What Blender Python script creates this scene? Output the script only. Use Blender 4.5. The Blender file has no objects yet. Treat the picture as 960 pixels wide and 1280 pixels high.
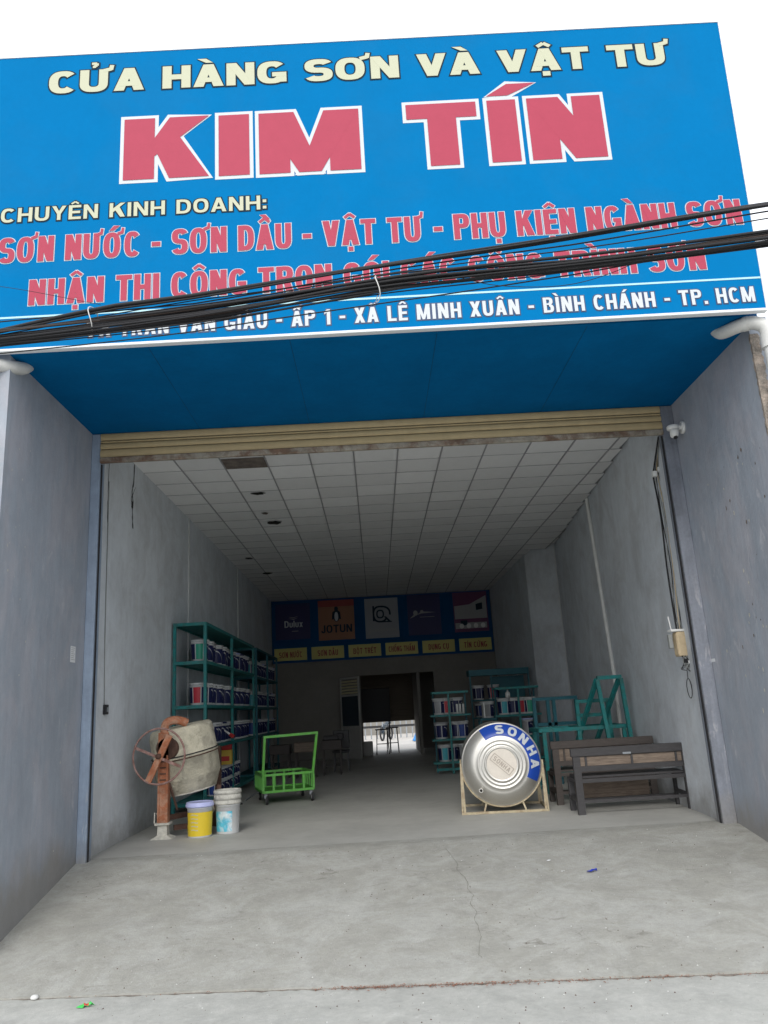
import bpy, math, random, unicodedata
from mathutils import Vector, Matrix
random.seed(7)
PI = math.pi
sc = bpy.context.scene
col = sc.collection

# ------------------------------------------------------------------ camera
cd = bpy.data.cameras.new("camera"); cam = bpy.data.objects.new("camera", cd); col.objects.link(cam)
yaw, pitch, roll = 0.0224, 0.2498, -0.0581
fw = Vector((math.sin(yaw)*math.cos(pitch), math.cos(yaw)*math.cos(pitch), math.sin(pitch)))
r0 = fw.cross(Vector((0, 0, 1))).normalized(); u0 = r0.cross(fw)
Rv = r0*math.cos(roll) + u0*math.sin(roll); Uv = u0*math.cos(roll) - r0*math.sin(roll)
m3 = Matrix((Rv, Uv, -fw)).transposed()
cam.matrix_world = Matrix.Translation((0, 0, 1.346)) @ m3.to_4x4()
cd.sensor_fit = 'VERTICAL'; cd.sensor_height = 24; cd.lens = 964.1/1280*24
cd.clip_start = 0.05; cd.clip_end = 2000
sc.camera = cam
# ------------------------------------------------------------------ world, sun, exposure
SUN_EL, SUN_ROT = math.radians(34), math.radians(190)
w = bpy.data.worlds.new("World"); sc.world = w; w.use_nodes = True
nt = w.node_tree; bg = nt.nodes['Background']
sky = nt.nodes.new('ShaderNodeTexSky'); sky.sky_type = 'NISHITA'; sky.sun_disc = False
sky.sun_elevation = SUN_EL; sky.sun_rotation = SUN_ROT; sky.dust_density = 4
hs = nt.nodes.new('ShaderNodeHueSaturation'); hs.inputs['Saturation'].default_value = 0.35
mx = nt.nodes.new('ShaderNodeMix'); mx.data_type = 'RGBA'
mx.inputs[0].default_value = 0.85
nt.links.new(sky.outputs[0], hs.inputs['Color'])
nt.links.new(hs.outputs[0], mx.inputs[6])
mx.inputs[7].default_value = (11.6, 12.1, 12.9, 1)          # even overcast cloud
nt.links.new(mx.outputs[2], bg.inputs[0]); bg.inputs[1].default_value = 0.12
sd = bpy.data.lights.new("sun", 'SUN'); sun = bpy.data.objects.new("sun", sd); col.objects.link(sun)
sd.energy = 1.5; sd.angle = math.radians(28); sd.color = (1, .96, .9)
d = Vector((math.cos(SUN_EL)*math.sin(SUN_ROT), math.cos(SUN_EL)*math.cos(SUN_ROT), math.sin(SUN_EL)))
sun.rotation_euler = d.to_track_quat('Z', 'Y').to_euler()
sc.view_settings.view_transform = 'Standard'; sc.view_settings.look = 'None'
sc.view_settings.exposure = 0.26; sc.view_settings.gamma = 1
sc.cycles.max_bounces = 12; sc.cycles.diffuse_bounces = 10

# ------------------------------------------------------------------ materials
MATS = {}
def mat(name, c, rough=.7, metal=0, var=.0, scale=6., streak=0., c2=None, c2amt=.0, c2scale=2., bump=.0, bscale=60., spec=.4, detail=6, stretch=(1,1,1), scr=None, scramt=.4, scrscale=3., scrstretch=(3,3,.9), dirt=0., orand=0., nr=.62):
    """var: small brightness variation; c2: second colour in patches; streak: vertical streaks"""
    m = bpy.data.materials.new(name); m.use_nodes = True; n = m.node_tree; N = n.nodes; L = n.links
    b = N['Principled BSDF']; b.inputs['Roughness'].default_value = rough; b.inputs['Metallic'].default_value = metal
    b.inputs['Specular IOR Level'].default_value = spec
    b.inputs['Base Color'].default_value = (*c, 1); m.diffuse_color = (*c, 1)
    MATS[name] = m
    if not (var or c2 or bump or streak or orand): return m
    tc = N.new('ShaderNodeTexCoord'); mp = N.new('ShaderNodeMapping'); L.new(tc.outputs['Object'], mp.inputs[0])
    mp.inputs['Scale'].default_value = stretch
    src = None
    rgb = N.new('ShaderNodeRGB'); rgb.outputs[0].default_value = (*c, 1); src = rgb.outputs[0]
    def mixc(a, fac, colr=None, mode='MIX'):
        k = N.new('ShaderNodeMix'); k.data_type = 'RGBA'; k.blend_type = mode
        L.new(fac, k.inputs[0]); L.new(a, k.inputs[6])
        if isinstance(colr, tuple): k.inputs[7].default_value = (*colr, 1)
        else: L.new(colr, k.inputs[7])
        return k.outputs[2]
    def noise(sc_, det=detail, vec=None, dist=0.):
        t = N.new('ShaderNodeTexNoise'); t.inputs['Scale'].default_value = sc_; t.inputs['Detail'].default_value = det
        t.inputs['Roughness'].default_value = nr; t.inputs['Distortion'].default_value = dist
        L.new(vec or mp.outputs[0], t.inputs['Vector']); return t.outputs['Fac']
    def ramp(f, a, b2, lo=0., hi=1.):
        k = N.new('ShaderNodeMapRange'); k.inputs[1].default_value = a; k.inputs[2].default_value = b2
        k.inputs[3].default_value = lo; k.inputs[4].default_value = hi; L.new(f, k.inputs[0]); return k.outputs[0]
    if c2:
        src = mixc(src, ramp(noise(c2scale, dist=.6), .45, .62, 0, c2amt), c2)
    if streak:
        mp2 = N.new('ShaderNodeMapping'); L.new(tc.outputs['Object'], mp2.inputs[0]); mp2.inputs['Scale'].default_value = (5, 5, .5)
        f = ramp(noise(1.6, 8, mp2.outputs[0], .5), .35, .7, 1-streak, 1+streak)
        k = N.new('ShaderNodeVectorMath'); k.operation = 'SCALE'; L.new(src, k.inputs[0]); L.new(f, k.inputs['Scale']); src = k.outputs[0]
    if scr:                                  # scraped / chalky marks
        mp3 = N.new('ShaderNodeMapping'); L.new(tc.outputs['Object'], mp3.inputs[0]); mp3.inputs['Scale'].default_value = scrstretch
        reg = ramp(noise(.7, 3), .46, .60, 0, 1); f0 = ramp(noise(scrscale, 9, mp3.outputs[0], 1.2), .56, .64, 0, scramt)
        k = N.new('ShaderNodeMath'); k.operation = 'MULTIPLY'; L.new(reg, k.inputs[0]); L.new(f0, k.inputs[1]); src = mixc(src, k.outputs[0], scr)
    if dirt:                                 # splash dirt near the ground
        sx = N.new('ShaderNodeSeparateXYZ'); L.new(tc.outputs['Object'], sx.inputs[0])
        k = N.new('ShaderNodeMath'); k.operation = 'MULTIPLY_ADD'; L.new(noise(2.2, 8), k.inputs[0]); k.inputs[1].default_value = -.9; L.new(sx.outputs[2], k.inputs[2])
        src = mixc(src, ramp(k.outputs[0], -.42, -.1, dirt, 0), (.23, .215, .19))
    if orand:
        oi = N.new('ShaderNodeObjectInfo'); f = ramp(oi.outputs['Random'], 0, 1, 1-orand, 1+orand*.4)
        k = N.new('ShaderNodeVectorMath'); k.operation = 'SCALE'; L.new(src, k.inputs[0]); L.new(f, k.inputs['Scale']); src = k.outputs[0]
    if var:
        for s_, v_ in ((scale, var), (scale*7, var*.6)):
            f = ramp(noise(s_), .3, .7, 1-v_, 1+v_)
            k = N.new('ShaderNodeVectorMath'); k.operation = 'SCALE'; L.new(src, k.inputs[0]); L.new(f, k.inputs['Scale']); src = k.outputs[0]
    L.new(src, b.inputs['Base Color'])
    if bump:
        bp = N.new('ShaderNodeBump'); bp.inputs['Strength'].default_value = bump; bp.inputs['Distance'].default_value = .02
        L.new(noise(bscale, 4), bp.inputs['Height']); L.new(bp.outputs[0], b.inputs['Normal'])
    return m
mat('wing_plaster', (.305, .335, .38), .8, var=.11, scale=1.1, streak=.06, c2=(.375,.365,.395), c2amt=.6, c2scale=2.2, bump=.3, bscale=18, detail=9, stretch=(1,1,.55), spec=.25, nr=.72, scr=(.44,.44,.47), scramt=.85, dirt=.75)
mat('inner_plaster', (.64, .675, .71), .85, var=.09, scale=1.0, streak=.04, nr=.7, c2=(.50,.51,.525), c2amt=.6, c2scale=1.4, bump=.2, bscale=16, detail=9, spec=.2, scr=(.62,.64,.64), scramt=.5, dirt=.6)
mat('pillar_paint', (.26, .32, .41), .75, var=.1, scale=3, streak=.1, bump=.2, dirt=.7, scr=(.5,.5,.52))
mat('pillar_worn', (.20, .215, .25), .8, var=.14, scale=4, streak=.16, bump=.3, bscale=20, dirt=.7, scr=(.36,.36,.38), scramt=.7)
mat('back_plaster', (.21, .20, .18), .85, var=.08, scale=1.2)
mat('raw_render', (.24, .21, .18), .95, var=.35, scale=14, c2=(.42,.34,.28), c2amt=.8, c2scale=9, bump=1., bscale=40)
mat('apron_concrete', (.325, .320, .288), .85, var=.15, scale=4.5, c2=(.42,.42,.395), c2amt=.7, c2scale=1.9, bump=.5, bscale=60, detail=13, nr=.78, stretch=(1,1.2,1), scr=(.19,.18,.155), scramt=.75, scrscale=5, scrstretch=(1,1.6,1))
mat('floor_concrete', (.43, .425, .395), .62, var=.09, scale=.9, nr=.72, c2=(.37,.365,.34), c2amt=.6, c2scale=1.6, bump=.12, bscale=50, detail=8)
mat('street_concrete', (.43, .43, .40), .88, nr=.76, var=.16, scale=3.4, c2=(.35,.35,.33), c2amt=.5, c2scale=4.2, bump=.4, bscale=90, detail=11, scr=(.55,.55,.52), scramt=.6, scrscale=8, scrstretch=(1,2,1))
mat('yard_concrete', (.5, .47, .43), .9, var=.1, scale=.8)
mat('tile_white', (.86, .85, .84), .85, var=.035, scale=1.4, bump=.1, bscale=80, orand=.09)
mat('grid_metal', (.36, .35, .36), .6, spec=.3)
mat('void', (.02, .018, .016), .95)
mat('stain_brown', (.16, .13, .11), .9, var=.4, scale=9)
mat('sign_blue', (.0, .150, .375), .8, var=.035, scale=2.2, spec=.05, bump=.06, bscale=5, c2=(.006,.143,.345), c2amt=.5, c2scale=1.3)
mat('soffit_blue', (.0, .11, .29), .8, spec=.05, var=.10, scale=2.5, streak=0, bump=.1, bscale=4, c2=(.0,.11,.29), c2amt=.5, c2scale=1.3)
mat('cream_print', (.48, .49, .36), .6, spec=.2)
mat('red_print', (.37, .048, .085), .6, spec=.2, var=.03)
mat('white_print', (.54, .57, .60), .6, spec=.2)
mat('dark_print', (.012, .03, .05), .7, spec=.1)
mat('navy_print', (.02, .05, .13), .5)
mat('cyan_line', (.38, .62, .68), .5)
mat('trim_white', (.70, .72, .74), .5)
mat('shutter_beige', (.47, .365, .20), .55, var=.06, scale=5, streak=.05, c2=(.36,.27,.15), c2amt=.3, c2scale=5, stretch=(.6,1,3))
mat('shutter_bar', (.30, .27, .22), .7, var=.3, scale=8, c2=(.13,.06,.03), c2amt=.8, c2scale=5)
mat('rail_black', (.018, .018, .02), .6)
mat('rail_grey', (.25, .27, .29), .6)
mat('cable_black', (.014, .014, .016), .6, spec=.3)
mat('cable_brown', (.045, .034, .03), .7, spec=.2)
mat('tie_white', (.6, .6, .58), .6)
mat('pvc', (.55, .55, .53), .5, var=.08, scale=8)
mat('pvc_white', (.66, .66, .64), .45, var=.05, scale=5)
mat('rust_orange', (.35, .125, .06), .8, var=.25, scale=14, c2=(.42,.28,.20), c2amt=.6, c2scale=12, bump=.3)
mat('rust_brown', (.085, .045, .032), .85, var=.3, scale=14, bump=.3)
mat('rust_pink', (.30, .19, .17), .75, var=.2, scale=20, c2=(.16,.07,.05), c2amt=.8, c2scale=16)
mat('drum_cement', (.50, .465, .36), .9, var=.14, scale=9, c2=(.27,.25,.20), c2amt=.7, c2scale=6, bump=.7, bscale=40, detail=9)
mat('cement_pale', (.52, .50, .44), .9, var=.2, scale=20, bump=.5)
mat('teal_paint', (.010, .19, .19), .5, var=.14, scale=10, c2=(.05,.12,.11), c2amt=.6, c2scale=13)
mat('teal_dark', (.008, .10, .13), .5, var=.08, scale=8)
mat('green_paint', (.105, .40, .045), .45, var=.12, scale=16, c2=(.16,.38,.14), c2amt=.5, c2scale=15)
mat('rubber', (.03, .03, .032), .7)
mat('wheel_grey', (.30, .30, .31), .5)
mat('shaded_emboss', (.40, .35, .30), .5, metal=.4)  # darker than the disc: shade of the raised relief put into the colour
mat('steel', (.62, .605, .565), .48, metal=1, var=.05, scale=5, streak=0)
mat('steel_disc', (.66, .61, .54), .5, metal=.45, var=.05, scale=8, bump=.1, bscale=30)
mat('tank_blue', (.012, .06, .36), .35, var=.05, scale=6)
mat('stand_cream', (.42, .36, .24), .6, var=.18, scale=14, c2=(.20,.12,.07), c2amt=.5, c2scale=12)
mat('black_wood', (.045, .043, .045), .6, var=.2, scale=9, bump=.2, stretch=(1,6,6))
mat('dark_wood', (.065, .055, .05), .65, var=.2, scale=9, stretch=(1,6,6))
mat('pale_board', (.20, .155, .12), .75, var=.22, scale=6, c2=(.12,.09,.07), c2amt=.7, c2scale=5, stretch=(1,8,8), bump=.2)
mat('grey_bottle', (.34, .36, .33), .5)
mat('bucket_white', (.55, .56, .56), .4, var=.05)
mat('bucket_dirty', (.50, .49, .44), .6, var=.2, scale=14, c2=(.28,.27,.25), c2amt=.6, c2scale=13)
mat('lid_lilac', (.45, .48, .75), .4)
mat('label_yellow', (.68, .50, .03), .45, var=.04)
mat('label_navy', (.010, .014, .075), .4)
mat('label_blue', (.015, .05, .24), .4)
mat('label_cyan', (.09, .45, .60), .45, var=.2, scale=18, c2=(.60,.62,.62), c2amt=.85, c2scale=9)
mat('label_red', (.50, .03, .05), .4)
mat('label_green', (.02, .30, .20), .4)
mat('label_teal', (.05, .35, .42), .4)
mat('label_grey', (.33, .33, .34), .5)
mat('box_yellow', (.55, .36, .05), .6)
mat('box_red', (.45, .03, .03), .6)
mat('plastic_white', (.72, .72, .70), .4)
mat('junction_tan', (.50, .40, .26), .7, var=.12, scale=20)
mat('grey_plastic', (.25, .26, .25), .6)
mat('paper', (.70, .71, .72), .7)
mat('black_plastic', (.015, .015, .017), .4)
mat('glass_dark', (.03, .045, .06), .15)
mat('alu', (.42, .42, .40), .5, var=.08)
mat('louver_yellow', (.55, .50, .32), .6)
mat('sign_deep', (.008, .07, .19), .8, spec=.1)
mat('poster_navy', (.015, .015, .10), .5)
mat('poster_orange', (.32, .14, .07), .5)
mat('poster_red', (.30, .04, .03), .5)
mat('poster_white', (.30, .31, .34), .5)
mat('poster_plum', (.13, .03, .10), .5)
mat('strip_yellow', (.56, .50, .15), .5)
mat('shutter_brown', (.10, .08, .055), .6)
mat('leaf_red', (.26, .13, .09), .9, var=.45, scale=60)
mat('wrap_green', (.05, .45, .09), .4)
mat('wrap_blue', (.03, .05, .40), .4)
mat('stone_white', (.6, .6, .58), .9)
mat('tarp_blue', (.04, .25, .60), .6)
mat('joint_earth', (.19, .165, .14), .95, var=.4, scale=30)
mat('crack_dark', (.20, .19, .165), .95)
mat('roof_grey', (.3, .3, .3), .9)
mat('joint_white', (.55, .56, .56), .7)

# ------------------------------------------------------------------ mesh helpers
class MB:
    def __init__(s): s.v = []; s.f = []; s.m = []; s.sm = []
    def add(s, vs, fs, mi=0, sm=False):
        o = len(s.v); s.v += [tuple(v) for v in vs]
        for f in fs: s.f.append([o+i for i in f]); s.m.append(mi); s.sm.append(sm)
    def box(s, x0, y0, z0, x1, y1, z1, mi=0):
        s.add([(x0,y0,z0),(x1,y0,z0),(x1,y1,z0),(x0,y1,z0),(x0,y0,z1),(x1,y0,z1),(x1,y1,z1),(x0,y1,z1)],
              [(0,3,2,1),(4,5,6,7),(0,1,5,4),(1,2,6,5),(2,3,7,6),(3,0,4,7)], mi)
        return s
    def bbox(s, x0, y0, z0, x1, y1, z1, b=.004, mi=0):
        """box with all edges chamfered"""
        c = [(x0,x1),(y0,y1),(z0,z1)]; vs = []; ix = {}
        for i in (0,1):
            for j in (0,1):
                for k in (0,1):
                    for ax in range(3):
                        p = [c[0][i], c[1][j], c[2][k]]
                        for a2, q in enumerate((i,j,k)):
                            if a2 != ax: p[a2] += b if q == 0 else -b
                        ix[(i,j,k,ax)] = len(vs); vs.append(p)
        cen = Vector(((x0+x1)/2,(y0+y1)/2,(z0+z1)/2)); fs = []
        for ax in range(3):
            o = [a for a in range(3) if a != ax]
            for sd_ in (0,1):
                q = []
                for a, b_ in ((0,0),(1,0),(1,1),(0,1)):
                    t = [0,0,0]; t[ax] = sd_; t[o[0]] = a; t[o[1]] = b_; q.append(ix[(*t, ax)])
                fs.append(q)
        for ax in range(3):      # edges along ax
            o = [a for a in range(3) if a != ax]
            for a in (0,1):
                for b_ in (0,1):
                    t0 = [0,0,0]; t1 = [0,0,0]; t1[ax] = 1
                    for t in (t0, t1): t[o[0]] = a; t[o[1]] = b_
                    fs.append([ix[(*t0,o[0])], ix[(*t1,o[0])], ix[(*t1,o[1])], ix[(*t0,o[1])]])
        for i in (0,1):
            for j in (0,1):
                for k in (0,1): fs.append([ix[(i,j,k,0)], ix[(i,j,k,1)], ix[(i,j,k,2)]])
        out = []
        for f in fs:
            P = [Vector(vs[q]) for q in f]; nn = (P[1]-P[0]).cross(P[2]-P[0]); ctr = sum(P, Vector())/len(P)
            out.append(f if nn.dot(ctr-cen) > 0 else f[::-1])
        s.add(vs, out, mi); return s
    def beam(s, a, b, w_, h_, mi=0, up=(0,0,1)):
        """rectangular bar from a to b"""
        a = Vector(a); b = Vector(b); t = (b-a).normalized(); up = Vector(up)
        if abs(t.dot(up)) > .98: up = Vector((0,1,0))
        x = t.cross(up).normalized(); y = x.cross(t)
        vs = []
        for p in (a, b):
            for i, j in ((-1,-1),(1,-1),(1,1),(-1,1)): vs.append(p + x*i*w_/2 + y*j*h_/2)
        s.add(vs, [(3,2,1,0),(4,5,6,7),(0,1,5,4),(1,2,6,5),(2,3,7,6),(3,0,4,7)], mi); return s
    def tube(s, pts, r, n=8, mi=0, closed=False):
        pts = [Vector(p) for p in pts]; k = len(pts); rs = r if isinstance(r, (list, tuple)) else [r]*k
        prev = None; rings = []
        for i, p in enumerate(pts):
            if closed: t = pts[(i+1) % k]-pts[i-1]
            else: t = pts[min(i+1,k-1)]-pts[max(i-1,0)]
            t.normalize()
            if prev is None:
                a = Vector((0,0,1)) if abs(t.z) < .9 else Vector((1,0,0)); x = t.cross(a).normalized()
            else: x = (prev - t*prev.dot(t)).normalized()
            prev = x; y = t.cross(x)
            rings.append([p + (x*math.cos(2*PI*j/n)+y*math.sin(2*PI*j/n))*rs[i] for j in range(n)])
        o = [v for q in rings for v in q]; fs = []
        for i in range(k if closed else k-1):
            for j in range(n):
                a = i*n+j; b = i*n+(j+1) % n; c = ((i+1) % k)*n
                fs.append((a, b, c+(j+1) % n, c+j))
        s.add(o, fs, mi, True)
        if not closed: s.add(rings[0], [tuple(range(n))[::-1]], mi); s.add(rings[-1], [tuple(range(n))], mi)
        return s
    def lathe(s, prof, n=24, mi=0, M=None, a0=0, a1=2*PI, sm=True):
        """prof: (r, z) list; axis z; M optional matrix"""
        full = abs(a1-a0-2*PI) < 1e-6; k = n if full else n+1; vs = []
        for r, z in prof:
            for j in range(k):
                a = a0+(a1-a0)*j/n; v = Vector((r*math.cos(a), r*math.sin(a), z)); vs.append(M @ v if M else v)
        fs = []
        for i in range(len(prof)-1):
            for j in range(n):
                b = (j+1) % k if full else j+1
                fs.append((i*k+j, i*k+b, (i+1)*k+b, (i+1)*k+j))
        s.add(vs, fs, mi, sm); return s
    def mesh(s, name, mats):
        me = bpy.data.meshes.new(name); me.from_pydata(s.v, [], s.f)
        for m in (mats if isinstance(mats, (list, tuple)) else [mats]): me.materials.append(MATS[m])
        me.polygons.foreach_set('material_index', s.m); me.polygons.foreach_set('use_smooth', s.sm); me.update()
        return me
    def build(s, name, mats, parent=None, loc=None):
        o = bpy.data.objects.new(name, s.mesh(name, mats)); col.objects.link(o)
        if parent: o.parent = parent
        if loc: o.location = loc
        return o
def tag(o, label=None, cat=None, group=None, kind=None):
    if label: o['label'] = label
    if cat: o['category'] = cat
    if group: o['group'] = group
    if kind: o['kind'] = kind
    return o
def thing(name, label, cat, loc=(0,0,0), rz=0, group=None):
    o = bpy.data.objects.new(name, None); col.objects.link(o); o.location = loc; o.rotation_euler = (0,0,rz)
    o.empty_display_size = .2
    return tag(o, label, cat, group)
def copy_tree(o, parent=None):
    c = o.copy(); col.objects.link(c)
    if parent: c.parent = parent
    for ch in list(o.children): copy_tree(ch, c)
    return c
def inst(name, me, parent=None, loc=(0,0,0)):
    o = bpy.data.objects.new(name, me); col.objects.link(o); o.location = loc
    if parent: o.parent = parent
    return o
def spline(pts, n=8):
    """Catmull-Rom through pts"""
    P = [Vector(p) for p in pts]; P = [P[0]*2-P[1]] + P + [P[-1]*2-P[-2]]; out = []
    for i in range(1, len(P)-2):
        for k in range(n):
            t = k/n; a, b, c, d_ = P[i-1:i+3]
            out.append(.5*((2*b)+(c-a)*t+(2*a-5*b+4*c-d_)*t*t+(3*b-a-3*c+d_)*t**3))
    out.append(P[-2]); return out

# ------------------------------------------------------------------ lettering: stroke glyphs built as flat faces
def glyph(ch, W, s, h, n=2.4):
    """returns (width, prims) in a box of height 1; prims: ('P', pts) convex polygon, ('R', cx,cy,rx,ry,s,h,a0,a1)"""
    P = lambda *p: ('P', list(p)); B = lambda x0,y0,x1,y1: P((x0,y0),(x1,y0),(x1,y1),(x0,y1))
    base = {'I': s, 'M': W*1.28, 'E': W*.86, 'L': W*.84, 'T': W*.95, 'J': W*.75, '-': W*.55, '.': s, ':': s, '1': W*.55, ' ': W*.45,
            'A': W*1.08, 'V': W*1.06, 'O': W*1.05, 'C': W, 'G': W*1.04, 'K': W*1.08, '/': W*.6}
    low = ch.islower()
    if low:
        w_, pr = glyph(ch.upper() if ch != 'l' else 'I', W*(.8), s, h*.9, n); q = []
        k = 1 if ch == 'l' else .72
        for p in pr:
            if p[0] == 'P': q.append(('P', [(x, y*k) for x, y in p[1]]))
            else: q.append(('R', p[1], p[2]*k, p[3], p[4]*k, p[5], p[6], p[7], p[8]))
        return w_, q
    w_ = base.get(ch, W); x = w_; R = lambda *a: ('R', *a)
    t = s*1.12; c = x/2
    if ch == ' ': return w_, []
    if ch == 'I': return w_, [B(0,0,s,1)]
    if ch == '-': return w_, [B(0,.36,x,.36+h)]
    if ch == '.': return w_, [B(0,0,s,s*.95)]
    if ch == ':': return w_, [B(0,.05,s,.05+s), B(0,.5,s,.5+s)]
    if ch == '/': return w_, [P((0,0),(s*.7,0),(x,1),(x-s*.7,1))]
    if ch == '1': return w_, [B(x-s,0,x,1), P((0,.68),(x-s,.8),(x-s,1),(x-s*.95,1),(0,.86))]
    if ch == '7': return w_, [B(0,1-h,x,1), P((x*.2,0),(x*.2+t,0),(x,1-h),(x-t,1-h))]
    if ch == 'H': return w_, [B(0,0,s,1), B(x-s,0,x,1), B(s,.5-h/2,x-s,.5+h/2)]
    if ch == 'T': return w_, [B(0,1-h,x,1), B(c-s/2,0,c+s/2,1-h)]
    if ch == 'L': return w_, [B(0,0,s,1), B(s,0,x,h)]
    if ch == 'E': return w_, [B(0,0,s,1), B(s,0,x,h), B(s,1-h,x,1), B(s,.5-h/2,x*.93,.5+h/2)]
    if ch == 'N': return w_, [B(0,0,s,1), B(x-s,0,x,1), P((0,1),(s*1.1,1),(x,0),(x-s*1.1,0))]
    if ch == 'M': return w_, [B(0,0,s,1), B(x-s,0,x,1), P((0,1),(s*1.15,1),(c+s*.36,0),(c-s*.36,0)), P((x-s*1.15,1),(x,1),(c+s*.36,0),(c-s*.36,0))]
    if ch == 'A': return w_, [P((0,0),(t,0),(c+t*.42,1),(c-t*.5,1)), P((x-t,0),(x,0),(c+t*.5,1),(c-t*.42,1)), B(x*.2,.2,x*.8,.2+h*.9)]
    if ch == 'V': return w_, [P((0,1),(t,1),(c+t*.42,0),(c-t*.5,0)), P((x-t,1),(x,1),(c+t*.5,0),(c-t*.42,0))]
    if ch == 'X': return w_, [P((0,0),(t,0),(x,1),(x-t,1)), P((0,1),(t,1),(x,0),(x-t,0))]
    if ch == 'Y': return w_, [P((0,1),(t,1),(c+s*.5,.42),(c-s*.5,.42)), P((x-t,1),(x,1),(c+s*.5,.42),(c-s*.5,.42)), B(c-s/2,0,c+s/2,.45)]
    if ch == 'K': return w_, [B(0,0,s,1), P((s*.9,.33),(x,1),(x-t*1.15,1),(s*.9,.60)), P((x*.36,.50),(x-t*1.15,0),(x,0),(x*.64,.70))]
    if ch == 'U': return w_, [B(0,.38,s,1), B(x-s,.38,x,1), R(c,.38,c,.38,s,h,-180,0)]
    if ch == 'J': return w_, [B(x-s,.32,x,1), R(c,.32,c,.32,s,h,-175,0)]
    if ch == 'O': return w_, [R(c,.5,c,.5,s,h,0,360)]
    if ch == 'C': return w_, [R(c,.5,c,.5,s,h,42,318)]
    if ch == 'G': return w_, [R(c,.5,c,.5,s,h,42,330), B(x-s,.06,x,.5), B(c*1.02,.5-h*.85,x,.5)]
    if ch in 'DĐ':
        r = [B(0,0,s,1), R(x*.42,.5,x*.58,.5,s,h,-90,90), B(s*.9,0,x*.44,h), B(s*.9,1-h,x*.44,1)]
        if ch == 'Đ': r.append(B(-s*.45,.5-h*.4,s*1.9,.5+h*.4))
        return w_, r
    if ch in 'PRB':
        yb = .44; r = [B(0,0,s,1), R(x*.55,(1+yb)/2,x*.45,(1-yb)/2,s,h*.92,-90,90), B(s*.9,1-h*.92,x*.57,1), B(s*.9,yb,x*.57,yb+h*.92)]
        if ch == 'R': r.append(P((x*.36,yb+.05),(x*.36+t,yb+.05),(x,0),(x-t,0)))
        if ch == 'B': r = [B(0,0,s,1), R(x*.52,.75,x*.42,.25,s,h*.85,-90,90), R(x*.55,.27,x*.45,.27,s,h*.85,-90,90), B(s*.9,1-h*.85,x*.54,1), B(s*.9,.5,x*.54,.5+h*.6), B(s*.9,0,x*.57,h*.85)]
        return w_, r
    if ch == 'S':
        ry = (1+h)/4
        return w_, [R(c,1-ry,c,ry,s,h,25,270), R(c,ry,c,ry,s,h,-155,90)]
    return w_, [B(0,0,x,1)]
def marks(ms, w_, s, h):
    q = []; c = w_/2; top = 1.07; k = h*.62; hat = '\u0302' in ms
    def seg(a, b, t_): 
        d_ = Vector((b[0]-a[0], b[1]-a[1])); nn = Vector((-d_.y, d_.x)).normalized()*t_/2
        return ('P', [(a[0]-nn.x,a[1]-nn.y),(b[0]-nn.x,b[1]-nn.y),(b[0]+nn.x,b[1]+nn.y),(a[0]+nn.x,a[1]+nn.y)])
    e = min(.2, w_*.45)
    for m_ in ms:
        o = 0.13 if hat and m_ != '\u0302' else 0; dx = e*.9 if hat and m_ != '\u0302' else 0
        if m_ == '\u0302': q += [seg((c-e,top+.02),(c,top+.17),k), seg((c+e,top+.02),(c,top+.17),k)]
        if m_ == '\u0301': q.append(('P', [(c-s*.5+dx,top+o),(c+s*.25+dx,top+o),(c+s*1.25+dx,top+.19+o),(c+s*.25+dx,top+.19+o)]))
        if m_ == '\u0300': q.append(('P', [(c-s*.25+dx*.6,top+o),(c+s*.5+dx*.6,top+o),(c-s*.25+dx*.6,top+.19+o),(c-s*1.25+dx*.6,top+.19+o)]))
        if m_ == '\u0303': q += [seg((c-e,top+.05),(c-e*.35,top+.14),k*.9), seg((c-e*.4,top+.14),(c+e*.4,top+.06),k*.9), seg((c+e*.35,top+.06),(c+e,top+.16),k*.9)]
        if m_ == '\u0309': q += [seg((c-e*.4,top+.20),(c+e*.4,top+.20),k*.8), seg((c+e*.4,top+.21),(c+e*.4,top+.10),k*.8), seg((c+e*.4,top+.11),(c,top+.07),k*.8), seg((c,top+.10),(c,top),k*.7)]
        if m_ == '\u031b': q += [seg((w_-s*.5,.93),(w_+s*.35,1.0),k*1.1), seg((w_+s*.3,.95),(w_+s*.42,1.17),k*1.0)]
        if m_ == '\u0323': q.append(('P', [(c-s*.42,-.24),(c+s*.42,-.24),(c+s*.42,-.24+s*.7),(c-s*.42,-.24+s*.7)]))
    return q
def grow(pts, g, asp):
    """offset a convex polygon outwards by g (asp = x scale over y scale)"""
    a = sum(pts[i][0]*pts[(i+1) % len(pts)][1]-pts[(i+1) % len(pts)][0]*pts[i][1] for i in range(len(pts)))
    if a < 0: pts = pts[::-1]
    if g == 0: return pts
    q = [Vector((x*asp, y)) for x, y in pts]; n = len(q); out = []
    for i in range(n):
        p0, p1, p2 = q[i-1], q[i], q[(i+1) % n]
        d1 = (p1-p0).normalized(); d2 = (p2-p1).normalized()
        n1 = Vector((d1.y, -d1.x)); n2 = Vector((d2.y, -d2.x)); b = n1+n2
        if b.length < 1e-5: b = n1*1
        b = b/max(.8, b.dot(n1))
        out.append(((p1.x+b.x*g)/asp, p1.y+b.y*g))
    return out
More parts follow.
